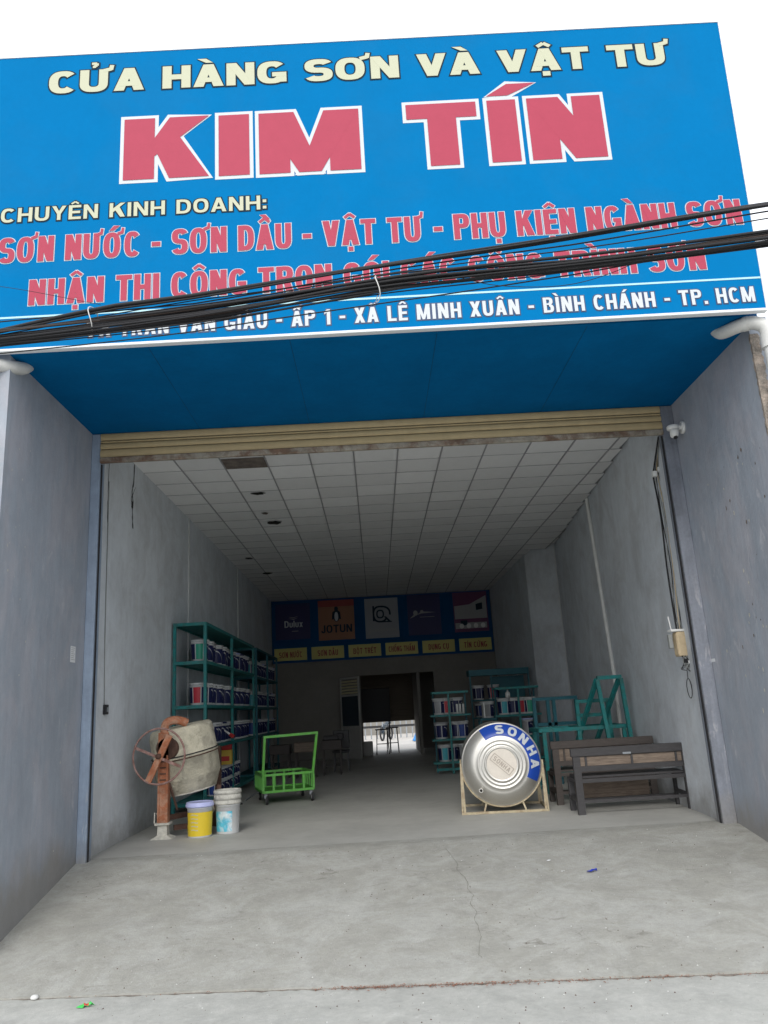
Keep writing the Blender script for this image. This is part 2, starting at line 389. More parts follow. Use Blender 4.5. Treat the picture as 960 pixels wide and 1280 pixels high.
def prims_mesh(mb, prims, X, Z, sx, sz, g, y0, mp, mi=0, n=2.5, dstep=.00035):
    """mp maps (x, z, depth) to a 3D point"""
    asp = sx/sz
    for k, p in enumerate(prims):
        dep = y0 + dstep*(k % 9)
        if p[0] == 'P':
            pts = grow(p[1], g, asp)
            mb.add([mp(X+x*sx, Z+y*sz, dep) for x, y in pts], [tuple(range(len(pts)))], mi)
        else:
            _, cx, cy, rx, ry, s, h, a0, a1 = p
            gx = g/asp; full = abs(a1-a0-360) < 1; e = 0 if full else math.degrees(g/max(.1, (rx*asp+ry)/2))
            A0 = math.radians(a0-e); A1 = math.radians(a1+e); N = max(8, int((A1-A0)/(2*PI)*28)); vs = []
            for i in range(N+1):
                a = A0+(A1-A0)*i/N; ca, sa = math.cos(a), math.sin(a)
                fx = math.copysign(abs(ca)**(2/n), ca); fy = math.copysign(abs(sa)**(2/n), sa)
                vs.append(mp(X+(cx+(rx+gx)*fx)*sx, Z+(cy+(ry+g)*fy)*sz, dep))
                vs.append(mp(X+(cx+max(.01, rx-s-gx)*fx)*sx, Z+(cy+max(.01, ry-h-g)*fy)*sz, dep))
            mb.add(vs, [(2*i, 2*i+2, 2*i+3, 2*i+1) for i in range(N)], mi)
def layout(text, W, s, h, gap):
    out = []; x = 0
    for ch in text:
        dd = unicodedata.normalize('NFD', ch) if ch != 'Đ' else 'Đ'
        w_, pr = glyph(dd[0], W, s, h)
        out.append((x, pr + marks(dd[1:], w_, s, h), w_)); x += w_ + gap
        if len(dd) > 1 and '\u031b' in dd: x += s*.35
    return out, x-gap
def lettering(name, text, x0, x1, z0, cap, fill, outline, W, s, h, gap, g, parent, y=-.006, zl=None, ow=None):
    """one line of print on a panel facing -y, its baseline from x0 to x1"""
    gl, tot = layout(text, W, s, h, gap); sx = (x1-x0)/tot; zr = zl if zl is not None else z0
    mp = lambda a, b, dpt: (a, y-dpt, b)
    for gx, pr, w_ in gl:
        if not pr: continue
        zz = z0+(zr-z0)*gx/tot; f = MB(); prims_mesh(f, pr, x0+gx*sx, zz, sx, cap, 0, .001, mp)
        ob = f.build(name, fill, parent)
        if outline:
            o = MB(); prims_mesh(o, pr, x0+gx*sx, zz, sx, cap, g, -.0035, mp, dstep=.00025); o.build('letter_outline', outline, ob)
# ------------------------------------------------------------------ ground
def yfront(x): return 5.86 - .088*x
def struct(o, label=None): return tag(o, label, None, None, 'structure')
mb = MB(); mb.add([(-400,-400,-.475),(400,-400,-.475),(400,400,-.475),(-400,400,-.475)], [(0,1,2,3)])
struct(mb.build('street', 'street_concrete'), 'pale concrete street in front of the shop')
def zap(x, y): return -.46*(8.5-y)/(8.5-yfront(x)) if y < 8.5 else 0.
NX, NY = 60, 34; mb = MB(); vs = []
for j in range(NY+1):
    for i in range(NX+1):
        x = -3.45+7.45*i/NX; f = yfront(x) + random.uniform(-.008, .008)
        y = f + (8.75-f)*j/NY; z = zap(x, y)
        if 0 < j < NY: z += .004*math.sin(x*3.1+y*2.3)*math.sin(y*1.9+1)
        vs.append((x, y, z))
fs = [(j*(NX+1)+i, j*(NX+1)+i+1, (j+1)*(NX+1)+i+1, (j+1)*(NX+1)+i) for j in range(NY) for i in range(NX)]
mb.add(vs, fs, 0, True)
o = len(vs); fr = [(x, y+.01, -.6) for x, y, z in vs[:NX+1]]
mb.add(vs[:NX+1]+fr, [(i, NX+1+i, NX+2+i, i+1) for i in range(NX)])
apron = struct(mb.build('apron', 'apron_concrete'), 'sloping concrete apron between the two blue grey side walls')
crack = [(.60,8.28),(.672,7.892),(.655,7.72),(.712,7.486),(.70,7.28),(.725,7.14),(.683,6.993),(.71,6.84),(.682,6.699),(.69,6.53),(.684,6.406),(.636,6.194),(.645,6.10)]
mb = MB(); q = []
for x, y in spline([(a, b, 0) for a, b in crack], 4) if False else [(p.x, p.y) for p in spline([(a, b, 0) for a, b in crack], 4)]:
    x += random.uniform(-.006, .006); q.append((x, y, random.uniform(.0008, .0028)))
vs = [];
for x, y, h in q: vs += [(x-h, y, zap(x,y)+.006), (x+h, y, zap(x,y)+.006)]
mb.add(vs, [(2*i, 2*i+1, 2*i+3, 2*i+2) for i in range(len(q)-1)])
mb.build('crack', 'crack_dark', apron)
mb = MB(); mb.box(-3.35, 8.75, -.3, 4.6, 27.3, 0)
struct(mb.build('floor', 'floor_concrete'), 'smooth grey concrete floor of the shop hall')
mb = MB(); mb.box(-30, 27.3, -.4, 30, 150, -.012)
struct(mb.build('yard', 'yard_concrete'), 'bright concrete yard behind the shop')
mb = MB(); vs = []; rj = random.Random(9); NJ = 160
for i in range(NJ+1):
    x = -3.45+7.45*i/NJ; f = yfront(x); wj = .006+.034*rj.random()**2*(1 if x > -1 else .6)
    vs += [(x, f-wj, -.4735), (x, f+.012, -.4730)]
mb.add(vs, [(2*i,2*i+2,2*i+3,2*i+1) for i in range(NJ)])
struct(mb.build('ground_joint', 'joint_earth'), 'dark earth filled joint between the street and the apron')
# litter in the joint between apron and street
mb = MB()
for k in range(1000):
    x = random.uniform(-.1, 3.3) if random.random() < .85 else random.uniform(-2.8, 3.5)
    if random.random() < .5: x = random.gauss(.55, .28) if random.random() < .5 else random.gauss(-.15, .18)
    y = yfront(x)-.012-abs(random.gauss(0, .03)); s = random.choice((.003,.004,.005,.006,.011))*random.uniform(.7,1.3); a = random.uniform(0, PI)
    z = -.472+random.uniform(0, .012)
    c, n = math.cos(a)*s, math.sin(a)*s
    mb.add([(x-c,y-n,z),(x+n*.5,y-c*.5,z+.004),(x+c,y+n,z+.002),(x-n*.5,y+c*.5,z+.003)], [(0,1,2,3)])
tag(mb.build('leaf_litter', 'leaf_red'), 'reddish brown leaf crumbs gathered in the joint at the foot of the apron', 'litter', kind='stuff')
mb = MB()
for k in range(900):       # loose grit
    y = random.uniform(4.6, 8.6); x = random.uniform(-3, 3.5)*min(1, (y+.4)/8.5)
    z = zap(x, y)+.002 if y > yfront(x)+.02 else -.474
    if -.05 < y-yfront(x) < .02: continue
    s = random.choice((.002,.003,.003,.006)); a = random.uniform(0, PI); c, n = math.cos(a)*s, math.sin(a)*s
    mb.add([(x-c,y-n,z),(x+n,y-c,z),(x+c,y+n,z),(x-n,y+c,z),(x,y,z+s)], [(0,1,4),(1,2,4),(2,3,4),(3,0,4)], random.choice((0,0,1)))
tag(mb.build('grit', ['rust_brown','stone_white']), 'small grit and dirt crumbs scattered over the apron', 'grit', kind='stuff')

# ------------------------------------------------------------------ building shell
def prism(mb, poly, z0, z1, mi=0):
    n = len(poly); mb.add([(x,y,z0) for x,y in poly]+[(x,y,z1) for x,y in poly],
        [tuple(range(n))[::-1], tuple(range(n,2*n))]+[(i,(i+1)%n,n+(i+1)%n,n+i) for i in range(n)], mi)
def wall(name, label, mats, fn):
    mb = MB(); fn(mb); return tag(mb.build(name, mats), label, 'wall')
CZ = 4.767
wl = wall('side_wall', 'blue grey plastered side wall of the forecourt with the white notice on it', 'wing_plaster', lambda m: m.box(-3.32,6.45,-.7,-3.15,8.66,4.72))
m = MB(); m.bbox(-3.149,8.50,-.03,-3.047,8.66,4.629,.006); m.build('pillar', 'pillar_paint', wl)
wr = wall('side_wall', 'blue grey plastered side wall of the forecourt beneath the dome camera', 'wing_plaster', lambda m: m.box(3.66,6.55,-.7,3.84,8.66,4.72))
m = MB(); m.bbox(3.513,8.50,-.03,3.659,8.66,4.629,.006); m.build('pillar', 'pillar_worn', wr)
m = MB()                                   # crumbling front edge with exposed render
z = 1.5; pz = None
rr = random.Random(3); prev = None
while z < 4.56:
    a = .012+rr.random()*.028; b = .004+rr.random()*.02
    cur = [(3.657,6.547+a,z),(3.655,6.545,z),(3.66+.05+a,6.540-b*.3,z)]
    if prev: m.add(prev+cur, [(0,1,4,3),(1,2,5,4)])
    prev = cur; z += .035
m.build('broken_edge', 'raw_render', wr)
m = MB()
for k in range(70):       # chips of paint
    y = rr.uniform(6.7,8.3); z = rr.uniform(.2,3.6); s = rr.uniform(.004,.02)
    if rr.random() < .7: y = rr.uniform(6.8,7.6)
    n = 6; m.add([(3.657, y+s*rr.uniform(.4,1)*math.cos(2*PI*j/n), z+s*1.8*rr.uniform(.4,1)*math.sin(2*PI*j/n)) for j in range(n)], [tuple(range(n))[::-1]], rr.choice((0,0,1)))
m.build('paint_chip', ['cement_pale','stain_brown'], wr)
m = MB()
for k in range(26):
    y = rr.uniform(6.7,8.3); z = rr.uniform(.1,3.9); s = rr.uniform(.004,.014)
    if z > 2.4: y = rr.uniform(6.6,7.1)
    n = 6; m.add([(-3.147, y+s*rr.uniform(.4,1)*math.cos(2*PI*j/n), z+s*1.8*rr.uniform(.4,1)*math.sin(2*PI*j/n)) for j in range(n)], [tuple(range(n))], 0)
m.build('paint_chip', ['cement_pale'], wl)
# interior
wi = wall('hall_wall', 'grey plastered hall wall running behind the teal racks and the cement mixer', 'inner_plaster', lambda m: m.box(-3.30,8.66,-.2,-3.13,27.3,5.0))
def rw(m):
    prism(m, [(3.56,8.66),(3.80,8.66),(4.46,17.45),(4.46,27.3),(3.68,27.3),(3.68,24),(3.74,18.35),(4.27,17.45)][::-1][::-1], -.2, 5.0)
wo = wall('hall_wall', 'grey plastered hall wall beside the dark wooden benches', 'inner_plaster', rw)
def crackline(name, X, pts, par, wd=.006, sgn=1):
    m = MB(); q = [];  P = spline([(0,a,b) for a, b in pts], 5)
    for i, p in enumerate(P):
        h = wd*random.uniform(.4,1.2); q += [(X, p.y-h+random.uniform(-.006,.006), p.z), (X, p.y+h, p.z)]
    m.add(q, [(2*i,2*i+1,2*i+3,2*i+2) for i in range(len(P)-1)]); return m.build(name, 'rail_black', par)
crackline('crack', -3.127, [(10.04,4.76),(10.02,4.5),(9.96,4.35),(10.02,4.2),(9.99,4.08),(10.03,3.86)], wi, .020)
crackline('crack', -3.1262, [(10.10,4.45),(10.0,4.33),(9.93,4.24),(10.0,4.14)], wi, .010)
crackline('crack', -3.1265, [(9.97,4.22),(9.985,4.16),(9.975,4.12)], wi, .035)
crackline('crack', -3.127, [(9.05,4.45),(9.03,4.0),(9.05,3.7)], wi, .006)
m = MB(); m.tube([(-3.118,13.12,0.3),(-3.118,13.12,4.76)], .016, 6); m.build('joint_strip', 'joint_white', wi)
m = MB(); m.tube([(-3.118,17.95,0.3),(-3.118,17.95,4.76)], .016, 6); m.build('joint_strip', 'joint_white', wi)
def wxr(y): return 3.56+.0808*(y-8.66)
tag(MB().tube([(wxr(13.1)-.03,13.15,4.76),(wxr(12.95)-.03,12.95,3.2),(wxr(12.75)-.03,12.75,1.7),(wxr(12.75)-.03,12.75,0.)], .032, 10).build('drain_pipe', 'pvc_white'), 'white pipe running down the hall wall behind the teal steel frames', 'pipe')
m = MB(); m.tube([(4.262,17.44,0),(4.262,17.44,4.76)], .012, 5); m.build('joint_strip', 'joint_white', wo)
# back wall with two openings, and the room behind it
def bw(m):
    m.box(-3.13,23.9,0,-.48,24.06,5.0); m.box(1.745,23.9,0,3.70,24.06,5.0); m.box(-.48,23.9,2.37,1.745,24.06,5.0); m.box(1.225,23.9,0,1.315,24.06,2.37)
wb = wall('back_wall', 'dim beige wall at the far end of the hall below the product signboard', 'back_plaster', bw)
def rear(m):
    m.box(-3.13,27.15,0,-.62,27.3,3.1); m.box(1.42,27.15,0,3.68,27.3,3.1); m.box(-.62,27.15,2.62,1.42,27.3,3.1)
    m.box(1.23,24.06,0,1.31,27.15,2.9)
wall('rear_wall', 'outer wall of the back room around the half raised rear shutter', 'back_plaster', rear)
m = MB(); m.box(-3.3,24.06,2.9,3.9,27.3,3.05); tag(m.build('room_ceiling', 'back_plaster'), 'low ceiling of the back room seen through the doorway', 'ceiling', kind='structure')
# ceiling: slab, grid, tiles
slab = struct(MB().box(-3.32,8.64,4.90,4.5,24.1,5.12).build('ceiling', 'roof_grey'), 'suspended white tile ceiling of the hall')
m = MB(); m.box(-3.15,8.665,4.42,3.80,8.88,4.90); tag(m.build('lintel', 'inner_plaster'), 'plastered beam right behind the top of the rolled shutter', 'beam')
SX, SY = .61, .602; x00 = -.146-SX*5; y00 = 11.68-SY*4
def right_at(y): return wxr(y) if y < 17.45 else (4.27-(y-17.45)*.588 if y < 18.35 else 3.74-(y-18.35)*.0106)
xs = [x00+SX*k for k in range(13)]; ys = [y00+SY*k for k in range(26)]
m = MB()
for x in xs:
    if x > right_at(17.4): continue
    y1 = 24.0
    if x > 3.70:
        y0 = max(8.88, 8.66+(x-3.56)/.0808); y1 = 17.45+(4.27-x)/.588
    else: y0 = 8.88
    m.box(x-.008,y0,CZ-.002,x+.010,y1,CZ+.02)
for y in ys: 
    if y < 24: m.box(-3.13,y-.005,CZ+.0015,right_at(y),y+.005,CZ+.018)
m.build('ceiling_grid', 'grid_metal', slab)
tmesh = {}; far = MB()
missing = {}
rows = [8.88]+ys+[23.99]
colx = [-3.13]+xs+[9]
for j in range(len(rows)-1):
    for i in range(len(colx)-1):
        a0, a1 = colx[i]+.009, colx[i+1]-.009; b0, b1 = rows[j]+.006, rows[j+1]-.006
        a1 = min(a1, min(right_at(b0), right_at(b1)))
        if a1-a0 < .03 or b1-b0 < .05: continue
        sag = random.uniform(0,.005)
        if b0 > 20.1: far.box(a0,b0,CZ+.003+sag,a1,b1,CZ+.02+sag); continue
        key = (round(a1-a0,3), round(b1-b0,3))
        if key not in tmesh:
            mm = MB(); mm.bbox(0,0,0,key[0],key[1],.014,.004); tmesh[key] = mm.mesh('ceiling_tile','tile_white')
        inst('ceiling_tile', tmesh[key], slab, (a0,b0,CZ+.003+sag))
tag(far.build('ceiling_tile', 'tile_white', slab), kind='stuff')
def blob(name, mt, x, y, rx, ry, z=CZ-.006, seed=1):
    r_ = random.Random(seed); n = 14; m = MB()
    m.add([(x+rx*r_.uniform(.6,1.1)*math.cos(2*PI*k/n), y+ry*r_.uniform(.6,1.1)*math.sin(2*PI*k/n), z) for k in range(n)], [tuple(range(n))[::-1]]); return m.build(name, mt, slab)
blob('tile_hole', 'void', -1.71, 11.78, .12, .10, seed=2); blob('tile_hole', 'void', -1.70, 13.75, .15, .16, seed=3)
blob('tile_hole', 'stain_brown', -1.78, 13.05, .07, .08, seed=4); blob('tile_hole', 'void', -2.69, 16.9, .10, .12, seed=5); blob('tile_hole', 'void', -2.55, 18.9, .14, .16, seed=6)
m = MB(); m.box(-1.955,10.03,CZ-.008,-1.375,10.46,CZ-.004); m.build('stained_tile', 'stain_brown', slab)
# roof over the canopy zone and rest of shell
# ------------------------------------------------------------------ canopy sign
sg = thing('shop_sign', 'large blue shop sign with red and cream lettering above the open shutter', 'sign', (0,6.271,0), -.0143)
m = MB(); zb, zt = 4.633, 7.787
def slabp(m, x0b, x1b, x0t, x1t, z0, z1, y0, y1, mi=0):
    m.add([(x0b,y0,z0),(x1b,y0,z0),(x1t,y0,z1),(x0t,y0,z1),(x0b,y1,z0),(x1b,y1,z0),(x1t,y1,z1),(x0t,y1,z1)],
          [(0,1,2,3),(5,4,7,6),(4,0,3,7),(1,5,6,2),(3,2,6,7),(4,5,1,0)], mi)
slabp(m, -3.50,3.665,-3.50,3.745, zb,zt, 0,.07); m.build('sign_panel', 'sign_blue', sg)
m = MB(); m.bbox(-3.505,-.014,zb-.028,3.675,.05,zb-.002,.004); m.build('bottom_trim', 'trim_white', sg)
m = MB(); slabp(m, 3.6655,3.683,3.7455,3.763, zb,zt, -.008,.06); m.build('edge_trim', 'trim_white', sg)
m = MB(); m.box(-3.505,-.008,zt+.001,3.763,.06,zt+.016); m.build('top_trim', 'trim_white', sg)
m = MB(); m.box(-3.50,-.004,4.930,3.672,-.0005,4.948); m.build('printed_line', 'cyan_line', sg)
CRM = dict(W=.80, s=.235, h=.205, gap=.10)
lettering('letter', 'CỬA HÀNG SƠN VÀ VẬT TƯ', -2.893, 3.19, 7.335, .262, 'cream_print', 'dark_print', .88, .285, .225, .09, .055, sg, zl=7.305)
# big name: KIM TÍN
lettering('letter', 'KIM', -2.14, .117, 6.312, .68, 'red_print', 'white_print', .86, .335, .26, .105, .052, sg, zl=6.292)
lettering('letter', 'TÍN', .575, 2.46, 6.292, .70, 'red_print', 'white_print', .86, .335, .24, .13, .050, sg, zl=6.298)
lettering('letter', 'CHUYÊN KINH DOANH:', -3.265, -.79, 5.920, .150, 'cream_print', 'dark_print', .80, .20, .175, .14, .085, sg, zl=5.918)
lettering('letter', 'SƠN NƯỚC - SƠN DẦU - VẬT TƯ - PHỤ KIỆN NGÀNH SƠN', -3.26, 3.61, 5.495, .262, 'red_print', 'white_print', .62, .232, .17, .085, .028, sg)
lettering('letter', 'NHẬN THI CÔNG TRỌN GÓI CÁC CÔNG TRÌNH SƠN', -2.96, 3.20, 5.050, .258, 'red_print', 'white_print', .62, .232, .17, .085, .028, sg)
lettering('letter', '7A TRẦN VĂN GIÀU - ẤP 1 - XÃ LÊ MINH XUÂN - BÌNH CHÁNH - TP. HCM', -2.42, 3.585, 4.70, .150, 'white_print', 'navy_print', .66, .215, .17, .15, .07, sg)
cnp = thing('canopy', 'blue painted underside of the sign canopy over the forecourt', 'canopy', (0,0,0))
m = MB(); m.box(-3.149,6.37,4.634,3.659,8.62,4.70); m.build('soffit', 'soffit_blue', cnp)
m = MB(); m.box(-3.149,6.44,4.703,3.659,8.61,4.95); m.box(-3.48,6.44,4.95,3.64,6.60,7.6); m.build('canopy_frame', 'roof_grey', cnp)
m = MB(); m.box(-3.50,8.67,5.13,3.84,8.85,7.4); m.box(-3.149,8.56,4.96,3.659,8.63,5.2); m.build('front_wall', 'wing_plaster', cnp)
for x in (-1.9,-.62,.72,2.1):
    m = MB(); m.box(x-.0015,6.40,4.6325,x+.0015,8.54,4.6335); m.build('seam', 'dark_print', cnp)
# ------------------------------------------------------------------ roller shutter
sh = thing('roller_shutter', 'beige roller shutter raised almost to the top of the opening', 'shutter', (0,0,0))
def slat(m, z0, z1, x0, x1, y=8.50, n=6, bulge=.028):
    pr = []
    for k in range(n+1):
        t = k/n; pr.append((y-bulge*math.sin(PI*t)**.6, z0+(z1-z0)*t))
    pr += [(y+.02, z1), (y+.02, z0)]
    vs = [(x0,a,b) for a,b in pr]+[(x1,a,b) for a,b in pr]; k = len(pr)
    m.add(vs, [(i,k+i,k+(i+1)%k,(i+1)%k) for i in range(k)]+[tuple(range(k)),tuple(range(k,2*k))[::-1]])
zs = [(4.342,4.432),(4.442,4.508),(4.516,4.536),(4.546,4.628)]
m = MB(); m.box(-3.04,8.524,4.30,3.508,8.540,4.632); m.build('gap_shade', 'rail_black', sh)  # black sheet added behind the slats to paint the shade in their gaps
for a, b in zs:
    m = MB(); slat(m, a, b, -3.044, 3.51, bulge=.012 if b-a > .03 else .006); m.build('slat', 'shutter_beige', sh)
m = MB(); m.bbox(-3.044,8.475,4.268,3.51,8.525,4.334,.008); m.build('bottom_bar', 'shutter_bar', sh)
for x0, x1 in ((-3.0465,-3.036),(3.500,3.5125)):
    m = MB(); m.box(x0,8.535,-.02,x1,8.565,4.266); m.build('guide_rail', 'rail_black', sh)
# rear shutter, half raised
rs = thing('roller_shutter', 'dim roller shutter half raised at the rear of the back room', 'shutter', (0,27.10,0))
sm = MB().bbox(-.615,-.02,0,1.415,.02,.0945,.009).mesh('slat','shutter_brown')
for k in range(18): inst('slat', sm, rs, (0,0,.93+.094*k))
# ------------------------------------------------------------------ rain pipes under the sign
P = spline([(3.41,6.66,4.66),(3.43,6.60,4.60),(3.50,6.44,4.575),(3.60,6.36,4.565),(3.685,6.33,4.50),(3.70,6.33,4.38)], 6)
pp = thing('rain_pipe', 'grey plastic rain pipe bending out from under the sign beside the dome camera wall', 'pipe', (0,0,0))
MB().tube(P, .062, 16).build('elbow', 'pvc', pp)
MB().tube([(3.70,6.33,4.42),(3.70,6.33,4.30)], .072, 16).build('coupling', 'pvc', pp)
MB().tube([(3.535,6.405,4.574),(3.57,6.378,4.570)], .068, 16).build('coupling', 'pvc', pp)
MB().tube([(3.70,6.33,4.34),(3.705,6.335,-.47)], .055, 16).build('downpipe', 'pvc', pp)
P = spline([(-3.12,6.72,4.66),(-3.125,6.62,4.59),(-3.17,6.50,4.55),(-3.26,6.42,4.53),(-3.33,6.38,4.46),(-3.35,6.38,4.3)], 6)
pp = thing('rain_pipe', 'grey plastic rain pipe elbow at the sign corner above the notice wall', 'pipe', (0,0,0))
MB().tube(P, .062, 16).build('elbow', 'pvc', pp)
MB().tube([(-3.35,6.38,4.34),(-3.35,6.38,-.47)], .055, 16).build('downpipe', 'pvc', pp)
# ------------------------------------------------------------------ overhead cables
def zlin(tab, x):
    for (xa, za), (xb, zb_) in zip(tab, tab[1:]):
        if x <= xb or (xb, zb_) == tab[-1]: return za+(zb_-za)*(x-xa)/(xb-xa)
def ycab(x): return 4.095-.176*x
def cable(name, zf, r, off, parent=None, mt='cable_black', amp=.006, seed=0, n=6):
    q = random.Random(seed); ph = [q.uniform(0,6.28) for _ in range(4)]; pts = []
    x = -12.
    while x <= 12.01:
        wz = amp*(math.sin(x*1.3+ph[0])+.5*math.sin(x*3.4+ph[1])); wy = amp*(math.sin(x*1.1+ph[2])+.5*math.sin(x*2.9+ph[3]))
        pts.append((x, ycab(x)+off[0]+wy, zf(x)+off[1]+wz)); x += .25 if abs(x) < 3.5 else 1.
    return MB().tube(pts, r, n).build(name, mt, parent)
def ext(f):          # gentle catenary beyond the span in view
    def g(x):
        if x < -2.4: return f(-2.4)+.004*(x+2.4)**2
        if x > 2.4: return f(2.4)+.004*(x-2.4)**2+.01*(x-2.4)
        return f(x)
    return g
ca = ext(lambda x: 3.733 + .0*(x))
cb = thing('cable_bundle', 'thick bundle of black power cables drooping across the lower lines of the sign', 'cables', (0,4.1,3.74))
ctr = [(p.x, p.z) for p in spline([(-2.6,0,3.775),(-1.,0,3.735),(.17,0,3.768),(1.26,0,3.722),(2.6,0,3.712)], 8)]; thk = [(-2.6,.95),(-1.,1.12),(.17,.88),(1.26,.62),(2.6,.6)]
q = random.Random(11)
offs = [(-.03,.035,.017),(.02,.045,.016),(0,.012,.018),(.03,.005,.015),(-.03,-.012,.017),(.01,-.032,.014),(-.01,-.048,.011),(.03,-.025,.012),(.0,.058,.009),(-.02,.022,.013),(.02,-.052,.007),(.03,.03,.011),(-.03,-.033,.010)]
for i, (oy, oz, r) in enumerate(offs):
    o = cable('cable', ext(lambda x, oz=oz: zlin(ctr, x) + oz*zlin(thk, x)), r*.54, (oy, 0), None, 'cable_brown' if i in (3,9) else 'cable_black', .0085, i)
    o.parent = cb; o.matrix_parent_inverse = Matrix.Translation((0,-4.1,-3.74))
for xx in (-1.65,.13):
    o = MB().tube([(xx+.012*math.sin(a*2), ycab(xx)+.066*math.cos(a), 3.74-.01*xx+.078*math.sin(a)+(.05 if xx < -1 else 0)) for a in [2*PI*k/16 for k in range(16)]], .0032, 5, closed=True).build('cable_tie', 'tie_white')
    o.parent = cb; o.matrix_parent_inverse = Matrix.Translation((0,-4.1,-3.74))
tb = [(-2.4,3.80),(-1.53,3.868),(-1.0,3.868),(.18,3.889),(1.28,3.905),(2.4,3.925)]
c2 = thing('cable_bundle', 'twisted black cables rising above the thick bundle towards the right edge of the sign', 'cables', (0,4.1,3.88))
for i, (oy, oz, r) in enumerate(((0,0,.0125),(.02,.014,.008),(-.01,-.012,.007))):
    o = cable('cable', ext(lambda x, oz=oz: zlin(tb, x)+oz), r, (oy,0), None, 'cable_black', .006, 30+i); o.parent = c2; o.matrix_parent_inverse = Matrix.Translation((0,-4.1,-3.88))
ends = [('thin black wire just beneath the twisted pair of cables', [(-2.4,3.90),(-1.,3.83),(.175,3.862),(1.275,3.862),(2.4,3.895)], .0045),
        ('thin black wire running midway between the twisted pair and the thick bundle', [(-2.4,3.80),(-1.,3.84),(.175,3.845),(1.275,3.835),(2.4,3.855)], .0035),
        ('thin black wire crossing the white line of the sign under the thick bundle', [(-2.4,3.66),(-1.,3.64),(.175,3.665),(1.275,3.665),(2.4,3.72)], .004)]
for lb, tt, r in ends: tag(cable('overhead_wire', ext(lambda x, tt=tt: zlin(tt, x)), r, (.02,0), seed=len(lb)), lb, 'wire')
tag(MB().tube(spline([(.60,4.0,3.75),(.82,3.96,3.66),(1.15,3.9,3.605),(1.42,3.86,3.64),(1.72,3.8,3.74)],6), .0022, 5).build('overhead_wire','cable_black'), 'hair thin wire loop sagging below the thick cable bundle', 'wire')
tag(MB().tube(spline([(-2.9,4.6,4.28),(-2.27,4.5,4.13),(-1.6,4.38,3.90)],6), .0018, 5).build('overhead_wire','cable_black'), 'hair thin wire sloping down the left side of the sign to the bundle', 'wire')
# ------------------------------------------------------------------ small fittings on the walls
m = MB(); m.box(-3.149,8.135,2.00,-3.147,8.265,2.165); o = tag(m.build('paper_notice', 'paper'), 'small white paper notice stuck on the blue grey side wall', 'notice')
for k in range(7): MB().box(-3.1468,8.15,2.145-.02*k,-3.1462,8.25-(k%3)*.015,2.150-.02*k).build('print_line','label_grey',o)
sw = thing('wall_switch', 'small black switch box at the end of a wire on the hall wall', 'switch', (-3.125,9.147,1.52))
MB().bbox(-.004,-.045,-.055,.035,.045,.055,.006).build('switch_box', 'black_plastic', sw)
MB().box(.0352,-.02,-.025,.04,.02,.025).build('rocker', 'rail_grey', sw)
MB().tube([(0,-.01,.05),(.002,-.06,.6),(.002,-.08,1.2),(.002,-.10,2.7)], .006, 5).build('wire', 'grey_plastic', sw)
# dome camera on the right side wall
dc = thing('security_camera', 'white dome security camera on a wall bracket beside the shutter end', 'camera', (3.659,8.28,4.27))
Mx = Matrix.Rotation(-PI/2, 4, 'Y')
MB().lathe([(0,.0),(.075,.0),(.075,.018),(.066,.028),(0,.028)], 20, M=Mx).build('wall_plate','plastic_white',dc)
MB().tube([(-.02,0,0),(-.10,-.01,.005)], .026, 12).build('arm','plastic_white',dc)
Mb = Matrix.Translation((-.125,-.012,.0))
MB().lathe([(0,.022),(.06,.022),(.068,.012),(.068,-.018),(.060,-.026),(.0,-.026)], 24, M=Mb).build('housing','plastic_white',dc)
Mb2 = Matrix.Translation((-.118,-.02,-.06)) @ Matrix.Rotation(math.radians(20),4,'X')
bd = MB().lathe([(0,.04),(.046,.04),(.050,.0),(.046,-.04),(.034,-.062),(.0,-.07)], 20, M=Mb2).build('camera_body','plastic_white',dc)
MB().lathe([(0,.0),(.024,.0),(.024,-.012),(0,-.014)], 14, M=Mb2 @ Matrix.Translation((0,-.03,-.052)) @ Matrix.Rotation(math.radians(-35),4,'X')).build('lens','black_plastic',bd)
# junction box, router and wires
jb = thing('junction_box', 'tan junction box with dangling wires on the hall wall next to the shutter rail', 'box', (3.53,9.0,1.90), .06)
MB().bbox(-.045,-.06,-.16,.075,.06,.12,.01).build('box_body','junction_tan',jb)
MB().bbox(-.052,-.05,-.14,-.0455,.05,.10,.004).build('cover','junction_tan',jb)
for i in range(6):
    q = random.Random(50+i); x = .0+q.uniform(-.03,.05)
    MB().tube(spline([(x,-.05,-.15),(x+q.uniform(-.06,.04),-.08,-.23),(x+q.uniform(-.05,.06),-.07,-.30),(x+q.uniform(-.06,.05),-.08,-.22-q.uniform(0,.12))],6), .0045, 5).build('wire', 'cable_black' if i % 2 else 'grey_plastic', jb)
P = [(.0+.028*math.sin(a), -.08, -.52+.11*math.cos(a)) for a in [2*PI*k/14 for k in range(14)]]
MB().tube(P, .0045, 5, closed=True).build('wire_loop','cable_black',jb); MB().tube([(0,-.08,-.41),(.01,-.07,-.30)], .0045, 5).build('wire','cable_black',jb)
MB().bbox(-.01,-.085,-.24,.03,-.06,-.19,.004).build('plug','black_plastic',jb); MB().bbox(.035,-.085,-.25,.06,-.06,-.21,.004).build('plug','plastic_white',jb)
rt = thing('wifi_router', 'white two antenna router standing on the tan junction box', 'router', (3.50,8.99,2.035), .05)
MB().bbox(-.075,-.055,-.012,.085,.055,.016,.006).build('router_body','plastic_white',rt)
MB().tube([(-.03,.04,.0),(-.045,.045,.17)], .007, 8).build('antenna','plastic_white',rt); MB().tube([(.06,.04,0),(.045,.045,.17)], .007, 8).build('antenna','plastic_white',rt)
MB().bbox(-.10,-.02,-.20,-.055,.03,-.04,.005).build('adapter','grey_plastic',rt)
